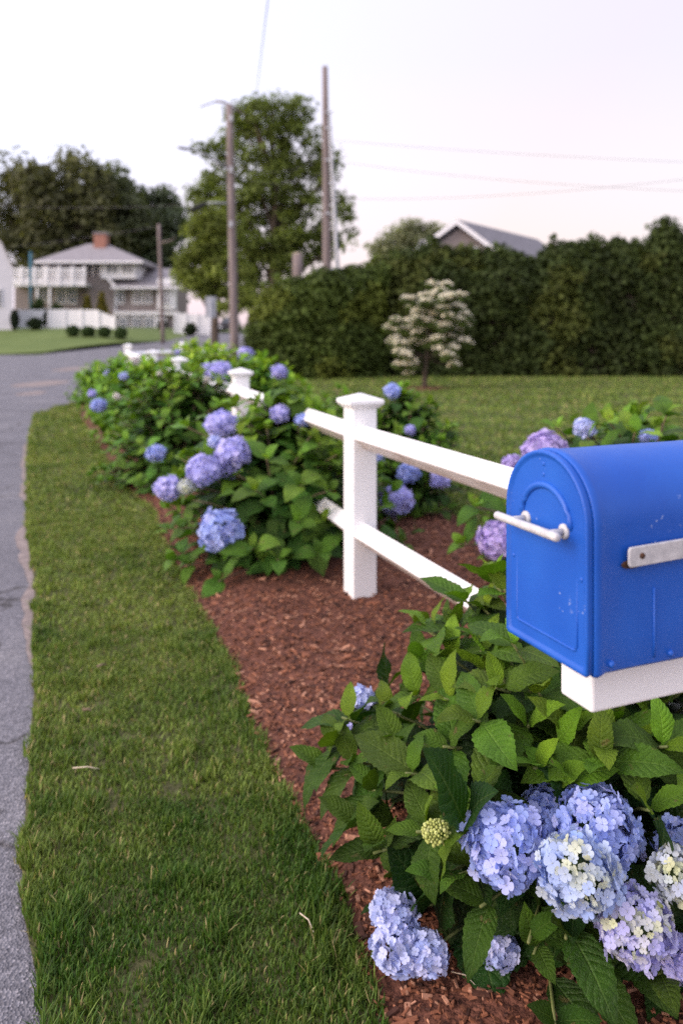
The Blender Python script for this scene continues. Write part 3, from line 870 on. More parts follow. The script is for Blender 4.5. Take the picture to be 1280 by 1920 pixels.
A = at
hydrangea('big green hydrangea below the blue mailbox with pale blue flower heads', (.64, 1.98), .68, .66, 66, .186, 0,
          [(A(945, 1582, 1.50), .078, 'blue'), (A(1035, 1530, 1.62), .062, 'blue'), (A(1118, 1555, 1.52), .080, 'blue'), (A(1085, 1640, 1.40), .072, 'young'),
           (A(1190, 1738, 1.38), .064, 'lilac'), (A(738, 1712, 1.66), .048, 'pale'), (A(748, 1775, 1.62), .054, 'pale'), (A(800, 1788, 1.60), .042, 'pale'),
           (A(938, 1785, 1.60), .036, 'pale'), (A(1275, 1640, 1.42), .050, 'cream'), (A(1278, 1585, 1.52), .05, 'blue'), (A(1278, 1800, 1.42), .04, 'violet'),
           (A(676, 1312, 2.2), .040, 'pale', .25), (A(655, 1376, 2.1), .022, 'violet', .3)],
          tips=[A(960, 1205, 1.75), A(832, 1310, 1.85), A(650, 1430, 1.90), A(868, 1120, 2.15), A(930, 1095, 2.2), A(800, 1180, 2.1), A(720, 1330, 2.0), A(620, 1395, 1.95), A(598, 1440, 1.95), A(655, 1545, 1.75), A(640, 1345, 2.0), A(690, 1480, 1.8), A(1010, 1300, 1.75), A(930, 1290, 1.75), A(1150, 1350, 1.75), A(1060, 1290, 1.85), A(1230, 1330, 1.8), A(990, 1360, 1.7), A(840, 1230, 1.98), A(770, 1300, 1.95), A(905, 1140, 2.1), A(918, 1085, 2.1), A(945, 1105, 2.0), A(850, 1170, 2.1),
                A(1190, 1400, 1.7), A(1060, 1370, 1.68), A(885, 1350, 1.7), A(1250, 1400, 1.6), A(760, 1450, 1.72), A(700, 1600, 1.66), A(880, 1500, 1.6), A(1000, 1440, 1.6), A(1120, 1430, 1.58),
                A(780, 1560, 1.6), A(860, 1640, 1.52), A(1060, 1760, 1.42), A(1150, 1830, 1.42), A(900, 1700, 1.5), A(1240, 1700, 1.36), A(1220, 1520, 1.5), A(780, 1230, 2.05), A(900, 1220, 1.95), A(740, 1400, 1.85), A(830, 1400, 1.75), A(1235, 1840, 1.42), A(1000, 1790, 1.47), A(1085, 1830, 1.46), A(1170, 1790, 1.48)],
          buds=[(A(817, 1562, 1.50), .024)], seed=3, low=.10, mature=(.013, .046, .005), young=(.168, .320, .015))
hydrangea('hydrangea beside the nearest fence post with a diagonal row of violet blue flower heads', (-.36, 4.95), .80, .93, 140, .192, 1,
          [(A(415, 795, 4.75), .092, 'violet'), (A(437, 848, 4.5), .095, 'violet'), (A(430, 880, 4.55), .06, 'violet'), (A(380, 882, 4.42), .095, 'violet'), (A(315, 915, 4.45), .075, 'violet'),
           (A(350, 912, 4.38), .05, 'cream'), (A(413, 993, 4.18), .115, 'blue'), (A(525, 776, 4.8), .06, 'violet'), (A(566, 788, 4.75), .045, 'blue'), (A(402, 828, 4.55), .04, 'pale'),
           (A(493, 757, 4.9), .03, 'white')],
          tips=[A(565, 910, 4.2), A(480, 920, 4.15), A(560, 980, 4.1), A(470, 1030, 4.1), A(440, 760, 4.9), A(560, 755, 4.9), A(600, 830, 4.5), A(500, 860, 4.3), A(350, 800, 4.9), A(340, 990, 4.4),
                A(350, 1060, 4.3), A(600, 1040, 4.1), A(620, 920, 4.3), A(520, 1050, 4.05), A(410, 1090, 4.1), A(330, 1040, 4.4)], seed=5)
hydrangea('hydrangea behind the violet flowered bush, one pale blue head low on it', (-1.45, 7.2), .78, 1.05, 135, .172, 1,
          [(A(293, 850, 6.4), .078, 'blue'), (A(388, 712, 7.1), .035, 'white'), (A(300, 700, 7.3), .03, 'white')], seed=7,
          mature=(.038, .112, .012), young=(.19, .36, .028))
hydrangea('hydrangea by the grass verge with two small violet heads near the road', (-2.36, 9.7), .74, 1.02, 140, .172, 2,
          [(A(185, 760, 9.0), .085, 'blue'), (A(173, 738, 9.1), .05, 'violet'), (A(222, 742, 8.9), .05, 'white'), (A(232, 705, 9.2), .05, 'pale')], seed=8, mature=(.046, .125, .013), young=(.205, .38, .03))
hydrangea('hydrangea near the fence corner with pale pink buds on top', (-3.42, 12.6), .78, 1.0, 140, .172, 2,
          [(A(253, 676, 12.0), .08, 'white'), (A(243, 682, 11.9), .06, 'white')], seed=9, mature=(.046, .125, .013), young=(.205, .38, .03))
hydrangea('farthest hydrangea, wrapped around the corner post of the fence', (-4.6, 15.1), .60, .78, 120, .155, 2, [(A(204, 700, 14.8), .08, 'violet')], seed=10, mature=(.046, .125, .013), young=(.205, .38, .03))
hydrangea('hydrangea on the lawn side behind the second post with two violet heads', (-.88, 8.7), .74, 1.12, 140, .17, 2,
          [(A(390, 693, 8.5), .08, 'violet'), (A(415, 697, 8.4), .12, 'violet'), (A(523, 697, 8.3), .085, 'violet')], seed=12, mature=(.046, .125, .013), young=(.205, .38, .03))
hydrangea('light green hydrangea on the lawn side with one violet head at its top', (-1.70, 10.9), .9, 1.19, 160, .172, 2,
          [(A(460, 664, 10.4), .10, 'violet'), (A(355, 707, 9.8), .05, 'white')], seed=13, mature=(.065, .155, .014), young=(.28, .44, .035))
hydrangea('low hydrangea inside the fence corner among the small post caps', (-2.6, 13.8), .95, 1.22, 160, .16, 2,
          [(A(333, 660, 13), .05, 'violet')], seed=14, mature=(.065, .155, .014), young=(.28, .44, .035))
hydrangea('dark hydrangea on the lawn side just right of the nearest fence post', (.46, 5.95), .52, .93, 120, .150, 1,
          [(A(743, 938, 5.35), .115, 'violet'), (A(765, 886, 5.5), .08, 'blue'), (A(825, 898, 5.55), .075, 'violet'), (A(735, 733, 5.8), .06, 'blue'), (A(768, 806, 5.6), .04, 'violet'), (A(707, 862, 5.6), .05, 'pale')],
          tips=[A(730, 722, 5.9), A(850, 800, 5.8), A(840, 860, 5.7), A(770, 770, 5.7)], seed=15)
hydrangea('small hydrangea half hidden behind the nearest post and its rail', (-.05, 6.7), .5, .86, 60, .165, 1, [(A(640, 795, 6.3), .04, 'violet')], seed=16)
hydrangea('hydrangea behind the mailbox with a mauve head beside the blue door', (1.50, 4.0), .82, .94, 130, .160, 1,
          [(A(932, 1012, 3.45), .088, 'mauve'), (A(1018, 843, 3.5), .09, 'mauve'), (A(1095, 803, 3.6), .05, 'pale'), (A(1215, 820, 3.6), .04, 'blue'), (A(960, 870, 3.7), .05, 'mauve')],
          tips=[A(1250, 775, 3.4), A(1140, 790, 3.5), A(1040, 800, 3.6), A(890, 950, 3.5), A(860, 1020, 3.5), A(985, 870, 3.5), A(1100, 820, 3.4), A(1190, 810, 3.4), A(910, 1050, 3.5)], seed=17)

# ------------------------------------------------------------------ trees and hedges
LQ = (np.array([[-.5, 0, 0], [0, .35, .12], [.5, 0, 0], [0, -.55, .05]]) * 1.0, np.array([[0, 3, 2, 1]]), np.zeros((4, 2)))


def leaf_cloud(g, C, rad, n, size, tone, flat=.75, rg=rng, var=.35):
    """n leaf-sized faces round each clump centre"""
    C = np.asarray(C, float); m = len(C)
    idx = np.repeat(np.arange(m), n)
    d = rg.normal(0, 1, (len(idx), 3)); d /= np.linalg.norm(d, axis=1, keepdims=True)
    q = rg.random(len(idx)) ** .45
    rad = np.broadcast_to(np.asarray(rad, float), (m,))
    P = C[idx] + d * (q * rad[idx])[:, None] * np.array([1, 1, flat])
    nn = d * .7 + np.array([0, 0, .6]) + rg.normal(0, .5, (len(idx), 3))
    Rm = frames(np.cross(nn, rg.normal(0, 1, (len(idx), 3))), nn) * (size * rg.uniform(.6, 1.4, len(idx)))[:, None, None]
    ct = rg.uniform(1 - var, 1 + var, m)
    tone = np.asarray(tone, float)
    tn = tone[idx] if tone.ndim == 2 else np.broadcast_to(tone, (len(idx), 3))
    col = tn * (ct[idx] * rg.uniform(.75, 1.3, len(idx)))[:, None]
    g.inst(LQ, Rm, P, col)


def tree(name, label, base, trunk_r, lobes, clumps, per, crad, size, tone, seed, group=None, limbs=14, top=None):
    """lobes: ellipsoids (x,y,z,rx,ry,rz) the crown's clumps are spread through"""
    rg = np.random.default_rng(seed); base = np.asarray(base, float)
    root = thing(name, label, 'tree', base, group)
    vol = np.array([l[3] * l[4] * l[5] for l in lobes]); vol = vol / vol.sum()
    C = []
    while len(C) < clumps:
        l = lobes[rg.choice(len(lobes), p=vol)]
        d = rg.normal(0, 1, 3); d /= np.linalg.norm(d)
        q = rg.uniform(.25, 1) ** .55
        C.append(np.array(l[:3]) + d * q * np.array(l[3:]))
    C = np.array(C)
    g = Geo(); leaf_cloud(g, C, crad * rg.uniform(.6, 1.25, len(C)), per, size, tone, .7, rg)
    g.build('crown', M['tree_leaf'], root, local=base)
    g = Geo()
    zt = top if top else max(l[2] + .5 * l[5] for l in lobes)
    cx, cy = np.mean([l[0] for l in lobes]), np.mean([l[1] for l in lobes])
    tp = np.array([[base[0] + (cx - base[0]) * t + .15 * math.sin(5 * t), base[1] + (cy - base[1]) * t, base[2] + (zt - base[2]) * t] for t in np.linspace(0, 1, 9)])
    g.tube(tp, trunk_r * np.array([1.35, 1, .9, .8, .68, .52, .4, .26, .1]), 10)
    for k in rg.choice(len(C), min(limbs, len(C)), replace=False):
        c = C[k]; t = min(max((c[2] - base[2]) / (zt - base[2]) - .25, .18), .8)
        j = t * 8; i = int(j); s = tp[i] + (tp[min(i + 1, 8)] - tp[i]) * (j - i)
        m = s + (c - s) * .5 + np.array([0, 0, .08 * np.linalg.norm(c - s)])
        g.tube([s, m, c], [trunk_r * .42 * (1 - t * .5), trunk_r * .25, trunk_r * .06], 6)
    g.build('trunk', M['bark'], root, local=base)
    return root


def elo(px, py, Y, rx, rz, ry=None):
    p = A(px, py, Y); k = Y / FP
    return (p[0], p[1], p[2], rx * k, (ry or rx * .8) * k, rz * k)


# the tall airy tree behind the poles
Y = 55.
tree('deciduous_tree', 'tall airy tree with sky showing through, behind the two utility poles', (*A(505, 640, Y)[:2], gz(Y)), .42,
     [elo(510, 222, Y, 72, 48), elo(610, 320, Y, 45, 45), elo(400, 300, Y, 38, 45), elo(395, 380, Y, 45, 50), elo(650, 390, Y, 28, 30), elo(455, 265, Y, 60, 50), elo(565, 290, Y, 62, 60), elo(430, 350, Y, 60, 60), elo(510, 350, Y, 75, 60), elo(600, 380, Y, 52, 70), elo(630, 440, Y, 30, 40),
      elo(500, 430, Y, 80, 55), elo(430, 430, Y, 50, 50), elo(580, 460, Y, 60, 40), elo(500, 510, Y, 80, 55), elo(440, 530, Y, 50, 55), elo(570, 525, Y, 50, 40)],
     360, 82, 1.0, .25, (.115, .150, .034), 21, limbs=46, top=A(510, 200, Y)[2])
Y = 47.
tree('deciduous_tree', 'yellow green tree with low branches, left of the lamp bearing pole', (*A(400, 640, Y)[:2], gz(Y)), .25,
     [elo(385, 440, Y, 45, 50), elo(372, 500, Y, 42, 50), elo(420, 520, Y, 45, 50), elo(395, 400, Y, 28, 30), elo(360, 465, Y, 30, 30), elo(440, 560, Y, 55, 30)],
     90, 150, .75, .21, (.145, .180, .036), 22, limbs=14)
Y = 104.
tree('deciduous_tree', 'broad dark tree rising behind the hip roofed house at the photo edge', (*A(110, 600, Y)[:2], gz(Y)), .8,
     [elo(110, 355, Y, 95, 70), elo(60, 400, Y, 75, 80), elo(40, 330, Y, 40, 40), elo(150, 330, Y, 60, 45), elo(170, 420, Y, 90, 80), elo(90, 460, Y, 110, 60), elo(10, 430, Y, 50, 90)], 170, 120, 2.6, .62, (.088, .092, .042), 23)
tree('deciduous_tree', 'dark rounded tree just right of the broad dark one, behind the chimney', (*A(215, 600, 108)[:2], gz(108)), .7,
     [elo(205, 355, 108, 48, 55), elo(235, 420, 108, 60, 70), elo(200, 450, 108, 60, 60)], 80, 120, 2.5, .62, (.080, .095, .048), 24)
tree('deciduous_tree', 'dim bluish green tree whose top dips toward the yellow green tree', (*A(300, 600, 112)[:2], gz(112)), .7,
     [elo(290, 400, 112, 45, 45), elo(310, 440, 112, 40, 55), elo(270, 470, 112, 50, 60), elo(310, 520, 112, 50, 50)], 80, 120, 2.4, .62, (.090, .115, .068), 25)
tree('deciduous_tree', 'pale far tree left of the gabled roof above the hedge', (*A(770, 520, 88)[:2], gz(88)), .4,
     [elo(770, 455, 88, 45, 38), elo(725, 470, 88, 26, 26), elo(810, 450, 88, 35, 32), elo(705, 478, 88, 14, 18)], 52, 70, 1.5, .42, (.19, .205, .12), 26)
tree('deciduous_tree', 'bright green leafy tree low behind the hedge near the stub post', (*A(680, 560, 33)[:2], gz(33)), .12,
     [elo(712, 502, 33, 26, 22), elo(735, 500, 33, 24, 18), elo(685, 522, 33, 22, 12)], 34, 110, .42, .14, (.09, .13, .022), 27)


def hedge(name, label, prof, depth, n, size, tone, seed, core_in=.35, tufts=True):
    """prof: (x, y, top height) along the hedge; a rounded body with rough tufted top"""
    rg = np.random.default_rng(seed); prof = np.array(prof)
    base = np.array([*prof[len(prof) // 2][:2], 0])
    root = thing(name, label, 'hedge', base)
    seg = np.linalg.norm(np.diff(prof[:, :2], axis=0), axis=1); s = np.concatenate([[0], np.cumsum(seg)]); Ltot = s[-1]
    def pos(t): return np.array([np.interp(t, s, prof[:, i]) for i in range(3)])
    # outer shell points
    C, T_ = [], []
    for _ in range(n):
        t = rg.uniform(0, Ltot); x, y, H = pos(t)
        H = H * (1 + .10 * mnoise.noise((t * .9, seed, 0)) + .09 * mnoise.noise((t * 2.6, seed, 4)))
        e = min(1, .35 + min(t, Ltot - t + 3) / 1.2) if seed % 2 else min(1, .45 + min(t, Ltot - t) / 1.6)
        u = rg.random()
        if u < .62:   # near face
            z = H * rg.random() ** .9; k = -1
        elif u < .92:
            z = H * rg.uniform(.93, 1.04); k = rg.uniform(-1, 1)
        else:
            z = H * rg.random(); k = 1
        rnd = max(0, (z / H - .72) / .28); wz = depth / 2 * e * (1 - .55 * rnd ** 2) * (.90 + .1 * (1 - z / H))
        wob = .42 * mnoise.noise((t * .62, z * .7, seed)) + .14 * mnoise.noise((t * 2.6, z * 2.6, seed + 3))
        C.append((x, y + k * wz + wob * (-1 if k < 0 else 1), max(z, .08)))
        gr = mnoise.noise((t * .6, z * .7, 7 + seed))
        T_.append(np.array(tone) * (1 + .75 * gr) * (np.array([1.35, 1.15, 1.0]) if gr > .22 else np.ones(3)))
    for _ in range(int(Ltot * (6 if tufts else 2))):
        t = rg.uniform(.2, Ltot - .2); x, y, H = pos(t); hh = min(.75, rg.uniform(.1, .75) * (.4 + abs(mnoise.noise((t * .8, 5, seed))) * 2))
        for k in range(4):
            C.append((x + rg.normal(0, .05 + .07 * (3 - k) / 3), y + rg.normal(-.15, .25), H + hh * k / 3 - .1)); T_.append(np.array(tone) * rg.uniform(1.0, 1.5))
    g = Geo(); leaf_cloud(g, C, np.concatenate([np.full(n, .30), np.full(len(C) - n, .15)]), 14, size, np.array(T_), .9, rg, .25)
    g.build('foliage', M['hedge_leaf'], root, local=base)
    g = Geo(); secs = []
    for t in np.linspace(.15, Ltot - .15, 40):
        x, y, H = pos(t); e = min(1, .3 + min(t, Ltot - t) / 1.6); w = max(.08, (depth / 2 - core_in) * e); H -= core_in * 1.2
        secs.append([(x, y - w, .02), (x, y - w, H * .75), (x, y - w * .5, H), (x, y + w * .5, H), (x, y + w, H * .75), (x, y + w, .02)])
    loft(g, secs, cap0=True, cap1=True)
    g.build('light_block_core', M['bark'], root, smooth=False, local=base)  # solid core added inside the foliage to block light
    return root


def hp(px, top, Y):
    p = A(px, top, Y); return (p[0], p[1], p[2])


hedge('tall_hedge', 'tall dark evergreen hedge with tufted top along the back of the lawn',
      [hp(705, 500, 26.2), hp(760, 486, 26), hp(850, 482, 26), hp(930, 484, 26), hp(1000, 486, 26), hp(1080, 478, 26), hp(1130, 462, 26), hp(1190, 476, 26), hp(1245, 448, 26), hp(1300, 466, 26), hp(1420, 470, 26), hp(1600, 470, 26)],
      2.2, 5600, .14, (.038, .055, .014), 31)
hedge('rounded_hedge', 'lower rounded hedge end beside the lamp bearing pole', [hp(468, 665, 24.6), hp(476, 610, 24.6), hp(496, 572, 24.6), hp(522, 548, 24.6), hp(555, 532, 24.7), hp(600, 522, 24.8), hp(660, 520, 25), hp(715, 508, 25.2)],
      2.2, 1800, .13, (.058, .085, .016), 32, tufts=False)

# flowering dogwood on the lawn
Yd = 19.3; dk_ = Yd / FP
b_ = A(795, 731, Yd); b_[2] = .01
root = thing('dogwood_tree', 'small dogwood covered in cream blossom, alone on the lawn', 'tree', b_)
rg = np.random.default_rng(41)
lay = [(822, 545, 24, 8), (790, 566, 34, 9), (838, 560, 34, 9), (868, 580, 24, 9), (800, 592, 34, 10), (845, 598, 40, 9), (765, 610, 30, 9), (742, 628, 24, 10), (790, 624, 26, 9), (858, 622, 26, 9), (750, 652, 24, 9), (775, 655, 22, 9), (838, 648, 26, 8), (762, 682, 20, 12), (842, 678, 14, 8), (812, 612, 34, 10), (820, 575, 30, 10)]
gl, gb, gt = Geo(), Geo(), Geo()
for (px, py, rx, rz) in lay:
    for k in range(int(rx / 3.7)):
        c = A(px + rg.uniform(-1, 1) * rx * .8, py + rg.uniform(-1, 1) * rz * 2.1, Yd + rg.uniform(-.8, .6))
        leaf_cloud(gl, [c - [0, 0, .06]], .19, 46, .085, (.070, .105, .026), .7, rg)
        n = 46; th = rg.uniform(0, 6.28, n); q = np.sqrt(rg.random(n)) * .15
        P = c + np.stack([np.cos(th) * q, np.sin(th) * q, .03 + rg.uniform(-.03, .03, n) - .5 * q * q / .17], 1)
        nn = np.stack([rg.normal(0, .4, n), rg.normal(-.25, .4, n), np.ones(n)], 1)
        Rm = frames(np.cross(nn, rg.normal(0, 1, (n, 3))), nn) * (.042 * rg.uniform(.7, 1.25, n))[:, None, None]
        gb.inst(FLORET, Rm, P, np.array([.84, .79, .62]) * rg.uniform(.75, 1.1, (n, 1)))
tr = [A(795, 731, Yd), A(796, 700, Yd), A(800, 670, Yd), A(803, 620, Yd), A(815, 560, Yd)]; tr[0][2] = .0
gt.tube(tr, [.075, .055, .05, .04, .012], 8)
for (px, py, rx, rz) in lay:
    s = A(800 + rg.uniform(-3, 5), min(py + 45, 672), Yd); c = A(px, py + 5, Yd + rg.uniform(-.5, .4)); gt.tube([s, (s + c) / 2 + [0, 0, -.04], c], [.024, .016, .006], 5)
gl.build('foliage', M['tree_leaf'], root, local=b_); gb.build('blossom', M['petal'], root, local=b_); gt.build('trunk', M['bark'], root, local=b_)
g = Geo(); secs = []
for (q, z) in ((.62, .013), (.5, .035), (.2, .06)):
    secs.append([(b_[0] + q * (1 + .12 * math.sin(3 * w)) * math.cos(w), b_[1] + q * math.sin(w), z) for w in np.linspace(0, 6.283, 24, False)])
loft(g, secs, cap1=True); tag(g.build('mulch_ring', M['soil']), 'small mulch ring round the dogwood trunk', None, None, 'structure')

# ------------------------------------------------------------------ utility poles, lamp, wires
def pole(label, pts, r0, r1, name='utility_pole', group='wooden utility poles', cat='utility pole', mat='pole'):
    b = pts[0]; root = thing(name, label, cat, b, group)
    g = Geo(); n = 8; P = [np.asarray(pts[0]) + (np.asarray(pts[1]) - np.asarray(pts[0])) * t for t in np.linspace(0, 1, n)]
    g.tube(P, np.linspace(r0, r1, n), 14); g.build('shaft', M[mat], root, local=b)
    return root, np.asarray(b, float)


def gp(px, py, Y, z=None):
    p = A(px, py, Y); p[2] = gz(Y) if z is None else z
    return p


Y = 29.
p1, o1 = pole('weathered pole with a street lamp arm, standing at the road corner', (gp(441, 690, Y), A(430, 196, Y)), .165, .125)
g = Geo(); g.tube([A(405, 190, Y - .1), A(420, 192, Y - .1), A(455, 213, Y + .5)], .045, 6); g.tube([A(375, 201, Y - .3), A(405, 190, Y - .1)], .022, 6)
g.build('crossarm', M['pole'], p1, local=o1)
g = Geo(); g.tube([A(431, 318, Y), A(405, 302, Y - .3), A(385, 290, Y - .6), A(358, 279, Y - .9)], [.05, .045, .045, .03], 8); g.tube([A(431, 345, Y), A(405, 304, Y - .3)], .02, 6)
br = g.build('lamp_arm', M['grey_metal'], p1, local=o1)
g = Geo(); secs = []
for (t, w, h) in ((0, .03, .03), (.2, .09, .05), (.6, .13, .06), (.9, .10, .045), (1, .03, .02)):
    c = A(362, 281, Y - .9) + (A(332, 276, Y - 1.2) - A(362, 281, Y - .9)) * t
    secs.append([c + np.array([0, w * math.cos(a), h * math.sin(a)]) for a in np.linspace(0, 6.283, 10, False)])
loft(g, secs, cap0=True, cap1=True); g.build('lamp_head', M['grey_metal'], br, local=o1)
g = Geo(); g.tube([A(434, 382, Y), A(405, 380, Y - .3), A(384, 381, Y - .5)], .035, 8); ar2 = g.build('lamp_arm', M['grey_metal'], p1, local=o1)
g = Geo(); secs = []
for (t, w, h) in ((0, .05, .05), (.25, .15, .09), (.7, .20, .08), (1, .05, .03)):
    c = A(387, 381, Y - .5) + (A(352, 398, Y - .9) - A(387, 381, Y - .5)) * t
    secs.append([c + np.array([0, w * math.cos(a), h * math.sin(a)]) for a in np.linspace(0, 6.283, 10, False)])
loft(g, secs, cap0=True, cap1=True); g.build('lamp_head', M['dark'], ar2, local=o1)
for yy in (222, 318, 420): Geo().box(A(433, yy, Y - .17), (.12, .1, .22), 0).build('bracket', M['grey_metal'], p1, smooth=False, local=o1)
Y = 30.
p2, o2 = pole('tall bare pole behind the hedge with a grey pipe down its side', (gp(615, 680, Y), A(609, 125, Y)), .205, .105)
g = Geo(); g.tube([gp(637, 680, Y - .3, .0), A(632, 500, Y - .3), A(626, 380, Y - .25), A(619, 255, Y - .2), A(617, 215, Y - .15)], [.085, .085, .075, .06, .04], 8)
g.build('cable_pipe', M['grey_metal'], p2, local=o2)
for yy in (210, 240, 300, 400): Geo().box(A(616, yy, Y - .2), (.26, .07, .07), 0).build('bracket', M['grey_metal'], p2, smooth=False, local=o2)
p3, o3 = pole('short cut off wooden stub post rising above the rounded hedge', (gp(558, 690, 28), A(558, 476, 28)), .19, .18, 'stub_post', 'wooden utility poles', 'post')
g = Geo(); g.tube([A(558, 476.5, 28), A(558, 474, 28)], [.185, .10], 14); g.build('cut_top', M['twig'], p3, local=o3)
Y = 58.
p4, o4 = pole('distant thin pole standing in front of the house porch', (gp(306, 640, Y), A(298, 420, Y)), .15, .12)
g = Geo(); g.tube([A(301, 455, Y), A(318, 452, Y - .3), A(330, 445, Y - .5)], [.06, .05, .03], 6); g.build('crossarm', M['pole'], p4, local=o4)


def wire(label, a, b, sag, r=.012):
    a, b = np.asarray(a), np.asarray(b)
    P = [a + (b - a) * t - np.array([0, 0, sag * 4 * t * (1 - t)]) for t in np.linspace(0, 1, 24)]
    g = Geo().tube(P, r, 5); tag(g.build('overhead_wire', M['wire'], local=None), label, 'wire', 'overhead utility wires')


wire('thin wire dropping steeply from the top edge of the photo', A(507, -40, 9), A(478, 200, 29), .0, .006)
wire('uppermost faint wire right of the tall bare pole', A(612, 262, 30), A(1400, 308, 24), .1, .0055)
wire('wire just below the uppermost one, right of the tall bare pole', A(614, 300, 30), A(1400, 362, 22), .2, .0055)
wire('lowest faint wire over the gabled roof', A(616, 372, 30), A(1400, 322, 20), .25, .0055)
wire('wire crossing the dark trees high above the house', A(-100, 372, 60), A(432, 380, 29), .4, .007)
wire('lower wire sagging in front of the dark trees over the hip roof', A(-60, 470, 70), A(298, 424, 58), .2, .013)
wire('upper sagging wire between the two big poles', A(433, 300, 29), A(610, 290, 30), .55, .008)
wire('lower sagging wire between the two big poles', A(433, 325, 29), A(612, 318, 30), .45, .008)

# ------------------------------------------------------------------ road sign seen from behind
b_ = gp(394, 680, 27); sg = thing('road_sign', 'grey road sign seen from behind, on a thin post by the corner', 'sign', b_)
g = Geo().tube([b_, A(395, 560, 27)], .035, 8); g.build('sign_post', M['grey_metal'], sg, local=b_)
g = Geo().box(A(395, 576, 27) + [0, .05, 0], (.36, .012, .72), .25); g.build('sign_plate', M['grey_metal'], sg, smooth=False, bevel=.004, local=b_)

# ------------------------------------------------------------------ houses
def wall_quad(g, px0, py0, px1, py1, Y, t=.25, skew=0.0):
    """a slab facing the road between two corners of the elevation"""
    a, b = A(px0, py0, Y), A(px1, py1, Y)
    g.box(((a[0] + b[0]) / 2, Y + t / 2, (a[2] + b[2]) / 2), (abs(b[0] - a[0]), t, abs(a[2] - b[2])))
    return g


YH = 80.
hb = np.array([*A(170, 610, YH)[:2], gz(YH)])
house = thing('shingle_house', 'grey shingled house with a hip roofed upper storey, red chimney and white balcony', 'house', hb)


def hpart(name, mat, boxes, parent=None, bevel=0):
    g = Geo()
    for (x0, y0, x1, y1, dY, t) in boxes: wall_quad(g, x0, y0, x1, y1, YH + dY, t)
    return g.build(name, M[mat], parent or house, smooth=False, bevel=bevel, local=hb)


hpart('wall', 'shingle', [(28, 534, 158, 625, 0, 6), (160, 517, 214, 625, -.6, 7), (214, 538, 330, 625, -.3, 6), (80, 488, 190, 534, 1.2, 5)])
up = hpart('upper_storey', 'white', [(190, 487, 254, 522, -1.2, 6.5)])
for q in ((80, 488, 86, 522, 0, .3), (103, 488, 110, 522, 0, .3), (131, 488, 138, 522, 0, .3),): hpart('column', 'white', [q])
for q in ((158, 488, 164, 522, 0, .3), (172, 488, 178, 522, 0, .3), (184, 488, 190, 522, -.2, .4),): hpart('column', 'white', [q])
# hip roof
g = Geo()
e = [A(64, 489, YH - 2.2), A(268, 489, YH - 2.2)]; e += [e[1] + [0, 9.6, 0], e[0] + [0, 9.6, 0]]
r1, r2 = A(165, 457, YH + 2.4), A(200, 457, YH + 2.4)
lo = [p - [0, 0, .28] for p in e]
g.add(e + [r1, r2] + lo, [[0, 1, 5, 4], [1, 2, 5], [2, 3, 4, 5], [3, 0, 4], [0, 6, 7, 1], [1, 7, 8, 2], [2, 8, 9, 3], [3, 9, 6, 0], [9, 8, 7, 6]])
roof = g.build('hip_roof', M['roof'], house, smooth=False, local=hb)
hpart('eave_trim', 'white', [(64, 489.2, 268, 493, -2.35, .12)], roof)
ch = hpart('chimney', 'brick', [(176, 438, 198, 466, 1.2, 1.3)], roof)
hpart('chimney_cap', 'roof_dark', [(174, 435, 200, 438, 1.1, 1.5)], ch)
for (x0, y0, x1, y1, dY) in ((198, 490, 222, 513, -1.28), (227, 490, 250, 513, -1.28), (88, 494, 101, 512, 1.1), (112, 494, 129, 512, 1.1), (140, 492, 156, 514, 1.1), (165, 490, 171, 512, 1.1), (179, 490, 183, 512, 1.1),
                         (70, 537, 91, 566, -.1), (104, 539, 122, 570, -.1), (125, 539, 144, 570, -.1), (219, 543, 233, 570, -.42), (248, 543, 266, 570, -.42), (268, 543, 285, 570, -.42), (302, 540, 318, 572, -1.3),
                         (222, 593, 240, 617, -.75), (246, 593, 264, 617, -.75), (269, 593, 287, 617, -.75), (296, 596, 312, 617, -.75)):
    f = hpart('window', 'white', [(x0, y0, x1, y1, dY, .14)])
    m = (x1 - x0) * .16
    n_ = 2 if x1 - x0 > 12 else 1
    w_ = (x1 - x0 - m * (n_ + 1)) / n_
    for k in range(n_): hpart('pane', 'glass', [(x0 + m + k * (w_ + m), y0 + 2.5, x0 + m + k * (w_ + m) + w_, y1 - 2.5, dY - .03, .05)], f)
# balcony with rail
hpart('balcony', 'white', [(16, 530, 160, 536, -2.4, 2.4)])
bal = hpart('balcony_rail', 'white', [(16, 503, 160, 506, -2.45, .1), (16, 526, 160, 530, -2.45, .1)] + [(16 + 4 * k, 506, 18 + 4 * k, 526, -2.42, .06) for k in range(36)])
for x in (17, 40, 64, 88, 112, 136, 158): hpart('rail_post', 'white', [(x - 2, 499, x + 2, 536, -2.5, .2)], bal)
for q in ((68, 536, 71, 620, -2.3, .25), (92, 536, 95, 620, -2.3, .25),): hpart('column', 'white', [q])
# low right wing roof and trims
g = Geo(); a0, a1 = A(208, 537, YH - 1.6), A(345, 537, YH - 1.6); b0, b1 = A(222, 500, YH + 4), A(322, 504, YH + 4)
g.add([a0, a1, b1, b0, a0 - [0, 0, .2], a1 - [0, 0, .2], b1 - [0, 0, .2], b0 - [0, 0, .2]], [[0, 1, 2, 3], [7, 6, 5, 4], [0, 4, 5, 1], [1, 5, 6, 2], [2, 6, 7, 3], [3, 7, 4, 0]])
wr = g.build('wing_roof', M['roof'], house, smooth=False, local=hb)
hpart('eave_trim', 'white', [(208, 537.5, 345, 541, -1.75, .12)], wr)
g = Geo(); pa, pb, w_ = A(200, 516, YH - 1.4), A(222, 540, YH - 1.4), .35
g.add([pa, pb, pb - [0, 0, w_], pa - [0, 0, w_]] + [q + np.array([0, .12, 0]) for q in (pa, pb, pb - [0, 0, w_], pa - [0, 0, w_])], boxf)
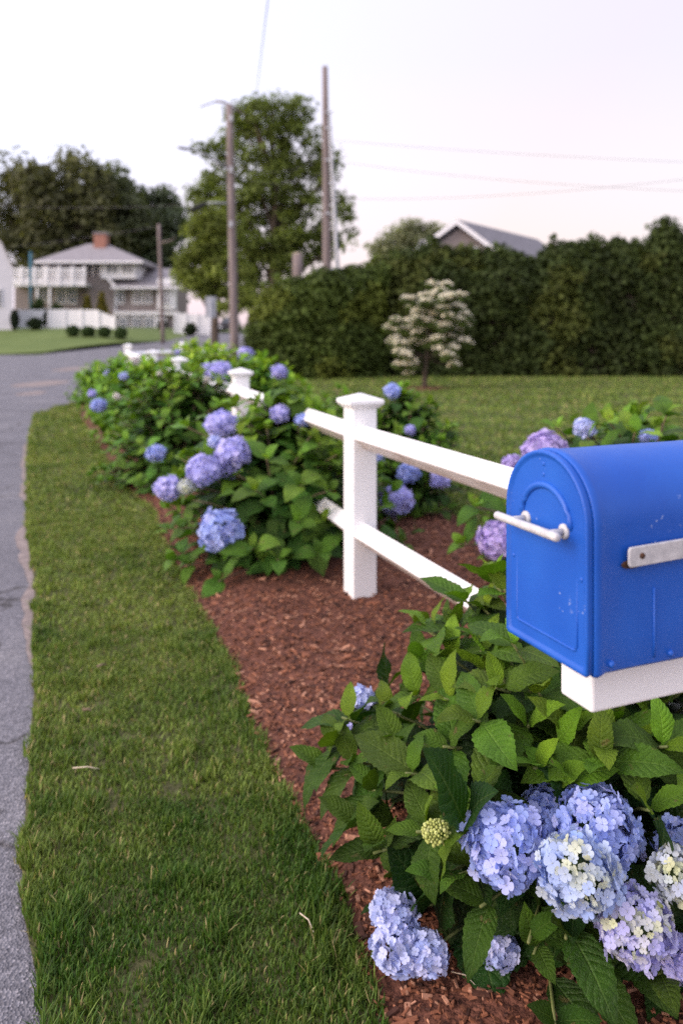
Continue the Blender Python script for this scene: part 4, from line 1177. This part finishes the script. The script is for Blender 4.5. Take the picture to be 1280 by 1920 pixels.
g.build('rake_trim', M['white'], wr, smooth=False, local=hb)
hpart('bay', 'white', [(295, 522, 327, 580, -1.1, 1.2)])
hpart('porch_beam', 'white', [(214, 584, 334, 590, -.9, .8)])
for q in ((214, 541, 218, 584, -.5, .18), (290, 590, 294, 622, -.8, .2), (212, 590, 217, 622, -.8, .2)): hpart('corner_board', 'white', [q])

# white gabled house at the left border
b_ = np.array([*A(-40, 610, 62)[:2], gz(62)]); h2 = thing('gabled_house', 'pale gabled house with boards greyed for shade, cut off by the left edge', 'house', b_)
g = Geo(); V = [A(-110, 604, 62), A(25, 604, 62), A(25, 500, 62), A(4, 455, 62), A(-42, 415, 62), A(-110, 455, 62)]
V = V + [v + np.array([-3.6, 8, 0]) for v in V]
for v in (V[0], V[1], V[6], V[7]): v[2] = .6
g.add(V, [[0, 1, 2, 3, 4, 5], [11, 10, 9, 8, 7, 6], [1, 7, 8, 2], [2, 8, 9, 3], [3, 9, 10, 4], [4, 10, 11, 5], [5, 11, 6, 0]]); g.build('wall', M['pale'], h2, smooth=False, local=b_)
g = Geo(); wall_quad(g, -12, 540, 3, 575, 61.9, .12); f = g.build('window', M['white'], h2, smooth=False, local=b_)
g = Geo(); wall_quad(g, -10, 542, 1, 573, 61.86, .05); g.build('pane', M['glass'], f, smooth=False, local=b_)
g = Geo()
for a_, c_ in ((V[2], V[3]), (V[3], V[4])):
    q = np.array([0, 0, .15]); g.add([a_ + q - [0, .3, 0], c_ + q - [0, .3, 0], c_ + q + [-3.6, 8, 0], a_ + q + [-3.6, 8, 0], a_ - [-.12, .3, 0], c_ - [-.12, .3, 0], c_ + [-3.48, 8, 0], a_ + [-3.48, 8, 0]],
                                    [[0, 1, 2, 3], [4, 7, 6, 5], [0, 4, 5, 1], [3, 2, 6, 7], [0, 3, 7, 4], [1, 5, 6, 2]])
g.build('roof', M['roof_dark'], h2, smooth=False, local=b_)

# gabled roof house behind the tall hedge
YG = 44.
b_ = np.array([*A(880, 640, YG)[:2], 0]); h3 = thing('gabled_house', 'grey shingled house whose white trimmed gable shows above the hedge', 'house', b_)
ap, le, ri = A(862, 420, YG), A(778, 482, YG), A(945, 482, YG)
g = Geo(); back = np.array([6.5, 9.0, 0.0])
V = [le + [.3, 0, 0], ri - [.3, 0, 0], ap - [0, 0, .2], np.array([ri[0] - .3, YG, 0]), np.array([le[0] + .3, YG, 0])]
V = V + [v + back for v in V]
g.add(V, [[4, 3, 1, 2, 0], [5, 7, 6, 8, 9], [3, 8, 6, 1], [4, 0, 5, 9]]); g.build('wall', M['shingle'], h3, smooth=False, local=b_)
g = Geo()
fw = -np.array([.25, .35, 0])
for (a_, s_) in ((le, -1), (ri, 1)):
    t = np.array([0, 0, .22]); g.add([a_ + fw, ap + fw, ap + back, a_ + back, a_ + fw + t, ap + fw + t, ap + back + t, a_ + back + t], boxf)
rf = g.build('roof', M['roof_dark'], h3, smooth=False, local=b_)
g = Geo()
for a_ in (le, ri):
    t = np.array([0, 0, .06]); q = fw - np.array([0, .05, 0]); d_ = np.array([0, .05, 0])
    g.add([a_ + q - t, ap + q - t, ap + q - t + d_, a_ + q - t + d_, a_ + q + [0, 0, .24], ap + q + [0, 0, .24], ap + q + d_ + [0, 0, .24], a_ + q + d_ + [0, 0, .24]], boxf)
g.build('rake_trim', M['white'], rf, smooth=False, local=b_)
g = Geo(); wall_quad(g, 884, 462, 898, 482, YG - .1, .1); f = g.build('window', M['white'], h3, smooth=False, local=b_)
g = Geo(); wall_quad(g, 886, 464, 896, 481, YG - .13, .04); g.build('pane', M['glass'], f, smooth=False, local=b_)
g = Geo(); V = [A(772, 478, YG + 6), A(850, 478, YG + 6), A(838, 448, YG + 9), A(788, 450, YG + 9)]
V = V + [v - np.array([0, 0, .25]) for v in V]; g.add(V, [[0, 1, 2, 3], [7, 6, 5, 4], [0, 4, 5, 1], [1, 5, 6, 2], [2, 6, 7, 3], [3, 7, 4, 0]])
g.build('side_roof', M['roof_dark'], h3, smooth=False, local=b_)
# low outbuilding roof by the tall pole
b_ = np.array([*A(635, 600, 40)[:2], 0]); sh = thing('shed', 'low shed with a pale roof peeking over the rounded hedge', 'shed', b_)
g = Geo(); a_ = A(635, 518, 40); g.box((a_[0], 41.5, a_[2] / 2), (2.3, 3, a_[2])); g.build('wall', M['white'], sh, smooth=False, local=b_)
g = Geo(); V = [A(588, 518, 39.8), A(684, 518, 39.8), A(676, 502, 41.5), A(596, 502, 41.5), A(684, 518, 39.8) + [0, 3.4, 0], A(588, 518, 39.8) + [0, 3.4, 0]]
g.add(V, [[0, 1, 2, 3], [3, 2, 4, 5], [1, 4, 2], [0, 3, 5], [0, 5, 4, 1]]); g.build('roof', M['grey_metal'], sh, smooth=False, local=b_)

# white board fences and shrubs in front of the house
def board_fence(label, pts, Y, n, h0=None):
    a = np.array([*A(pts[0][0], 620, Y)[:2], gz(Y)]); root = thing('board_fence', label, 'fence', a, 'white board fences by the houses')
    g = Geo()
    for (x0, t0, b0), (x1, t1, b1) in zip(pts, pts[1:]):
        V = [A(x0, b0, Y), A(x1, b1, Y), A(x1, b1, Y) + [0, .08, 0], A(x0, b0, Y) + [0, .08, 0], A(x0, t0, Y), A(x1, t1, Y), A(x1, t1, Y) + [0, .08, 0], A(x0, t0, Y) + [0, .08, 0]]
        for v in V[:4]: v[2] = min(v[2], gz(Y) + .02)
        g.add(V, boxf)
    g.build('board_panel', M['white'], root, smooth=False, local=a)
    for k in np.linspace(0, 1, n):
        x = pts[0][0] + (pts[-1][0] - pts[0][0]) * k; t = np.interp(x, [p[0] for p in pts], [p[1] for p in pts])
        p = A(x, t - 1.5, Y); zb = gz(Y) - .02; g = Geo().box((p[0], Y - .06, (p[2] + zb) / 2), (.14, .1, p[2] - zb)); g.build('fence_post', M['white'], root, smooth=False, local=a)


board_fence('long white board fence stepping down in front of the house', [(92, 580, 620), (180, 581, 622), (216, 595, 625)], 64, 5)
board_fence('short white board fence near the left edge beside a gap', [(36, 581, 604), (84, 581, 604)], 66, 3)
board_fence('white board fence right of the house behind the road sign', [(328, 587, 616), (392, 590, 616)], 70, 4)


def shrub(name, label, px, py, Y, rx, rz, tone, seed, cone=False, group=None):
    rg = np.random.default_rng(seed); c = A(px, py, Y); k = Y / FP; rx, rz = rx * k, rz * k
    b = np.array([c[0], Y, min(bank_z(c[0], Y), c[2] - rz * .3)]); root = thing(name, label, 'shrub', b, group)
    n = 130; C = []
    top_ = c[2] + rz; zc = (top_ + b[2]) / 2; rz = (top_ - b[2]) / 2
    for _ in range(n):
        d = rg.normal(0, 1, 3); d /= np.linalg.norm(d)
        s = 1.0
        if cone: s = max(.12, .62 - .6 * d[2])
        q = rg.uniform(.3, 1) ** .5; C.append((c[0] + d[0] * rx * .80 * s * q, Y + d[1] * rx * .80 * s * q, zc + d[2] * rz * .85 * q))
    g = Geo(); leaf_cloud(g, C, min(rx, rz) * .36, 60, .10, tone, .9, rg, .25); g.build('foliage', M['hedge_leaf'], root, local=b)
    g = Geo().tube([b - [0, 0, .05], (b + [c[0], Y, zc]) / 2, (c[0], Y, zc + rz * .4)], [.07, .05, .02], 6); g.build('stem', M['bark'], root, local=b)


for k, px in enumerate((137, 166, 196, 226)):
    shrub('round_shrub', ['clipped round shrub, first of the row from the left edge', 'clipped round shrub, second from the left and the largest', 'clipped round shrub, third from the left', 'clipped round shrub, last of the row beside the road'][k],
          px, 624 + k, 58, 13.5 + (k == 1), 14, (.05, .085, .025), 60 + k, group='clipped round shrubs on the far lawn')
shrub('conical_shrub', 'golden conical evergreen nearer the left, above the white board fence', 164, 568, 72, 15, 20, (.15, .13, .018), 70, True, 'golden conical evergreens')
shrub('conical_shrub', 'golden conical evergreen, the taller right one above the white board fence', 191, 566, 72, 17, 24, (.16, .135, .018), 71, True, 'golden conical evergreens')
shrub('leafy_shrub', 'green shrub under the balcony of the house', 72, 570, 74, 16, 14, (.05, .08, .02), 72, group='shrubs by the houses')
shrub('leafy_shrub', 'green shrub below the white windows beside the golden evergreens', 108, 574, 74, 16, 9, (.055, .085, .02), 73, group='shrubs by the houses')
shrub('leafy_shrub', 'dark shrub in front of the short white fence', 66, 604, 62, 16, 9, (.025, .04, .016), 74, group='shrubs by the houses')
shrub('leafy_shrub', 'dark narrow shrub in the gap between the two white fences', 87, 596, 65, 5, 18, (.02, .034, .014), 75, group='shrubs by the houses')
shrub('leafy_shrub', 'dark shrub at the foot of the pale gabled house by the left edge', 28, 596, 61, 8, 18, (.02, .03, .016), 76, group='shrubs by the houses')
shrub('leafy_shrub', 'dark shrub before the white fence behind the road sign', 357, 612, 68, 13, 7, (.025, .04, .016), 77, group='shrubs by the houses')
shrub('leafy_shrub', 'dark shrub at the porch corner beside the thin pole', 304, 610, 72, 10, 9, (.025, .045, .016), 78, group='shrubs by the houses')
b_ = gp(58, 600, 76); bp = thing('painted_post', 'teal painted post standing beside the white balcony', 'post', b_)
Geo().tube([b_, A(58, 474, 76)], .13, 10).build('shaft', M['blue_post'], bp, local=b_); Geo().tube([A(58, 474, 76), A(58, 471, 76)], [.17, .08], 10).build('cap', M['blue_post'], bp, local=b_)

# parked car beyond the sign
b_ = gp(432, 610, 76); car = thing('parked_car', 'dark car parked far back, partly behind the lamp bearing pole', 'car', b_)
g = Geo(); prof_ = [(-.9, .35), (-.95, .75), (-.86, .95), (-.62, 1.42), (.62, 1.42), (.86, .95), (.95, .75), (.9, .35)]
secs = [[b_ + np.array([x * k, dy, z * zz]) for x, z in prof_] for dy, k, zz in ((-2.1, .88, .66), (-1.9, .97, .72), (-1.0, 1, .78), (-.5, 1, 1), (1.2, 1, 1), (1.9, .97, .9), (2.1, .85, .7))]
loft(g, secs, cap0=True, cap1=True); cb = g.build('body', M['car_paint'], car, smooth=False, bevel=.05, local=b_)
g = Geo(); g.add([b_ + np.array(v) for v in ((-.72, -1.02, .84), (.72, -1.02, .84), (.54, -.56, 1.34), (-.54, -.56, 1.34))], [[0, 1, 2, 3]]); g.build('windscreen', M['glass'], car, smooth=False, local=b_)
for sx in (-1, 1):
    for sy in (-1.3, 1.3):
        g = Geo().tube([b_ + np.array([sx * .72, sy, .32]), b_ + np.array([sx * .93, sy, .32])], .32, 18); g.build('wheel', M['dark'], car, local=b_)
    g = Geo().box(b_ + np.array([sx * .62, -2.12, .50]), (.32, .05, .14)); g.build('headlight', M['white'], car, smooth=False, bevel=.02, local=b_)

# ------------------------------------------------------------------ small litter
def twig(name, label, cat, px, py, dpx, dpy, r, z=.045, mat='twig'):
    Y = (HC - z) * FP / (py - HOR); a = A(px, py, Y); Y2 = (HC - z) * FP / (py + dpy - HOR); b = A(px + dpx, py + dpy, Y2)
    m = (a + b) / 2 + [.004, .003, .004]
    tag(Geo().tube([a, m, b], [r, r * .9, r * .4], 6).build(name, M[mat]), label, cat, 'dry twigs on the ground')


twig('dry_twig', 'curved pale twig lying on the grass near the mulch edge', 'twig', 562, 1712, 26, 36, .0016)
twig('dry_twig', 'straight straw coloured stalk on the grass by the road', 'twig', 137, 1440, 50, 2, .0018)
twig('dry_twig', 'tiny brown bark bit on the grass, middle of the verge', 'twig', 156, 1331, 16, 2, .005, mat='woody')
twig('dry_twig', 'dark leaf scrap on the grass farther up the verge', 'twig', 182, 1250, 18, -4, .005, mat='woody')
twig('dry_twig', 'thin grey twig on the mulch under the big hydrangea', 'twig', 1050, 1888, 45, 26, .0016, .07)
twig('dry_twig', 'long pale twig on the mulch beside the pale lower flowers', 'twig', 846, 1822, 44, 24, .0013, .07)

# ------------------------------------------------------------------ light and sky
w = bpy.data.worlds.new('World'); S.world = w; w.use_nodes = True
nt = w.node_tree; nt.nodes.clear(); N = nt.nodes.new
out = N('ShaderNodeOutputWorld'); bg = N('ShaderNodeBackground'); bg2 = N('ShaderNodeBackground'); add = N('ShaderNodeAddShader')
SUN_EL, SUN_AZ = math.radians(9), math.radians(-115)      # low glow on the left, a little behind
VEIL = 1.0
sky = N('ShaderNodeTexSky'); sky.sky_type = 'NISHITA'; sky.sun_disc = False; sky.sun_elevation = SUN_EL; sky.sun_rotation = SUN_AZ
sky.air_density = 1.0; sky.dust_density = 2.5; sky.ozone_density = 1.5
bg.inputs['Strength'].default_value = .05
nt.links.new(sky.outputs[0], bg.inputs[0])
# thin high cloud veil that evens the dusk sky: pinkish white round the glow on the left, lavender away from it, pink low down
tc = N('ShaderNodeTexCoord'); sx = N('ShaderNodeSeparateXYZ'); nt.links.new(tc.outputs['Generated'], sx.inputs[0])
dt = N('ShaderNodeVectorMath'); dt.operation = 'DOT_PRODUCT'; nt.links.new(tc.outputs['Generated'], dt.inputs[0])
dt.inputs[1].default_value = (math.sin(SUN_AZ) * .93, math.cos(SUN_AZ) * .93, .36)
mr = N('ShaderNodeMapRange'); mr.inputs['From Min'].default_value = -1; mr.inputs['From Max'].default_value = 1
nt.links.new(dt.outputs['Value'], mr.inputs[0])
def ramp(src, *st):
    r = N('ShaderNodeValToRGB'); el_ = r.color_ramp.elements
    while len(el_) < len(st): el_.new(.5)
    for q, (p_, c_) in zip(el_, st): q.position = p_; q.color = (*c_, 1)
    nt.links.new(src, r.inputs[0]); return r.outputs[0]
tint = ramp(mr.outputs[0], (0, (.40, .41, .50)), (.25, (.50, .435, .455)), (.52, (.58, .60, .76)), (.7, (.88, .85, .96)), (1, (1.25, 1.12, 1.17)))
low = ramp(sx.outputs[2], (.0, (1.08, .89, .84)), (.10, (1.09, .96, .91)), (.20, (1.08, 1.02, .99)), (.32, (1, 1, 1.03)))
mu = N('ShaderNodeMix'); mu.data_type = 'RGBA'; mu.blend_type = 'MULTIPLY'; mu.inputs[0].default_value = 1
nt.links.new(tint, mu.inputs[6]); nt.links.new(low, mu.inputs[7]); nt.links.new(mu.outputs[2], bg2.inputs[0])
bg2.inputs['Strength'].default_value = VEIL
nt.links.new(bg.outputs[0], add.inputs[0]); nt.links.new(bg2.outputs[0], add.inputs[1]); nt.links.new(add.outputs[0], out.inputs[0])
sd = bpy.data.lights.new('sun', 'SUN'); sd.energy = 1.3; sd.angle = math.radians(30); sd.color = (1, .90, .86)
so = bpy.data.objects.new('sun', sd); COL.objects.link(so)
el, azs = math.radians(28), SUN_AZ
dv = Vector((math.sin(azs) * math.cos(el), math.cos(azs) * math.cos(el), math.sin(el)))
so.rotation_euler = dv.to_track_quat('Z', 'Y').to_euler()

cd = bpy.data.cameras.new('camera'); cam_o = bpy.data.objects.new('camera', cd); COL.objects.link(cam_o)
cam_o.location = (0, 0, HC); cam_o.rotation_euler = (math.pi / 2, 0, 0)
cd.sensor_fit = 'VERTICAL'; cd.sensor_height = 36; cd.sensor_width = 24; cd.lens = 28
cd.shift_y = -(960 - HOR) / 1920
cd.clip_start = .02; cd.clip_end = 2000
cd.dof.use_dof = True; cd.dof.focus_distance = 1.42; cd.dof.aperture_fstop = 28 / 9.6
S.camera = cam_o
S.view_settings.view_transform = 'Standard'; S.view_settings.look = 'None'; S.view_settings.exposure = 0.75; S.view_settings.gamma = 1
S.view_settings.use_curve_mapping = False
S.cycles.max_bounces = 6; S.cycles.transparent_max_bounces = 4; S.cycles.use_denoising = False
S.cycles.sample_clamp_indirect = 6
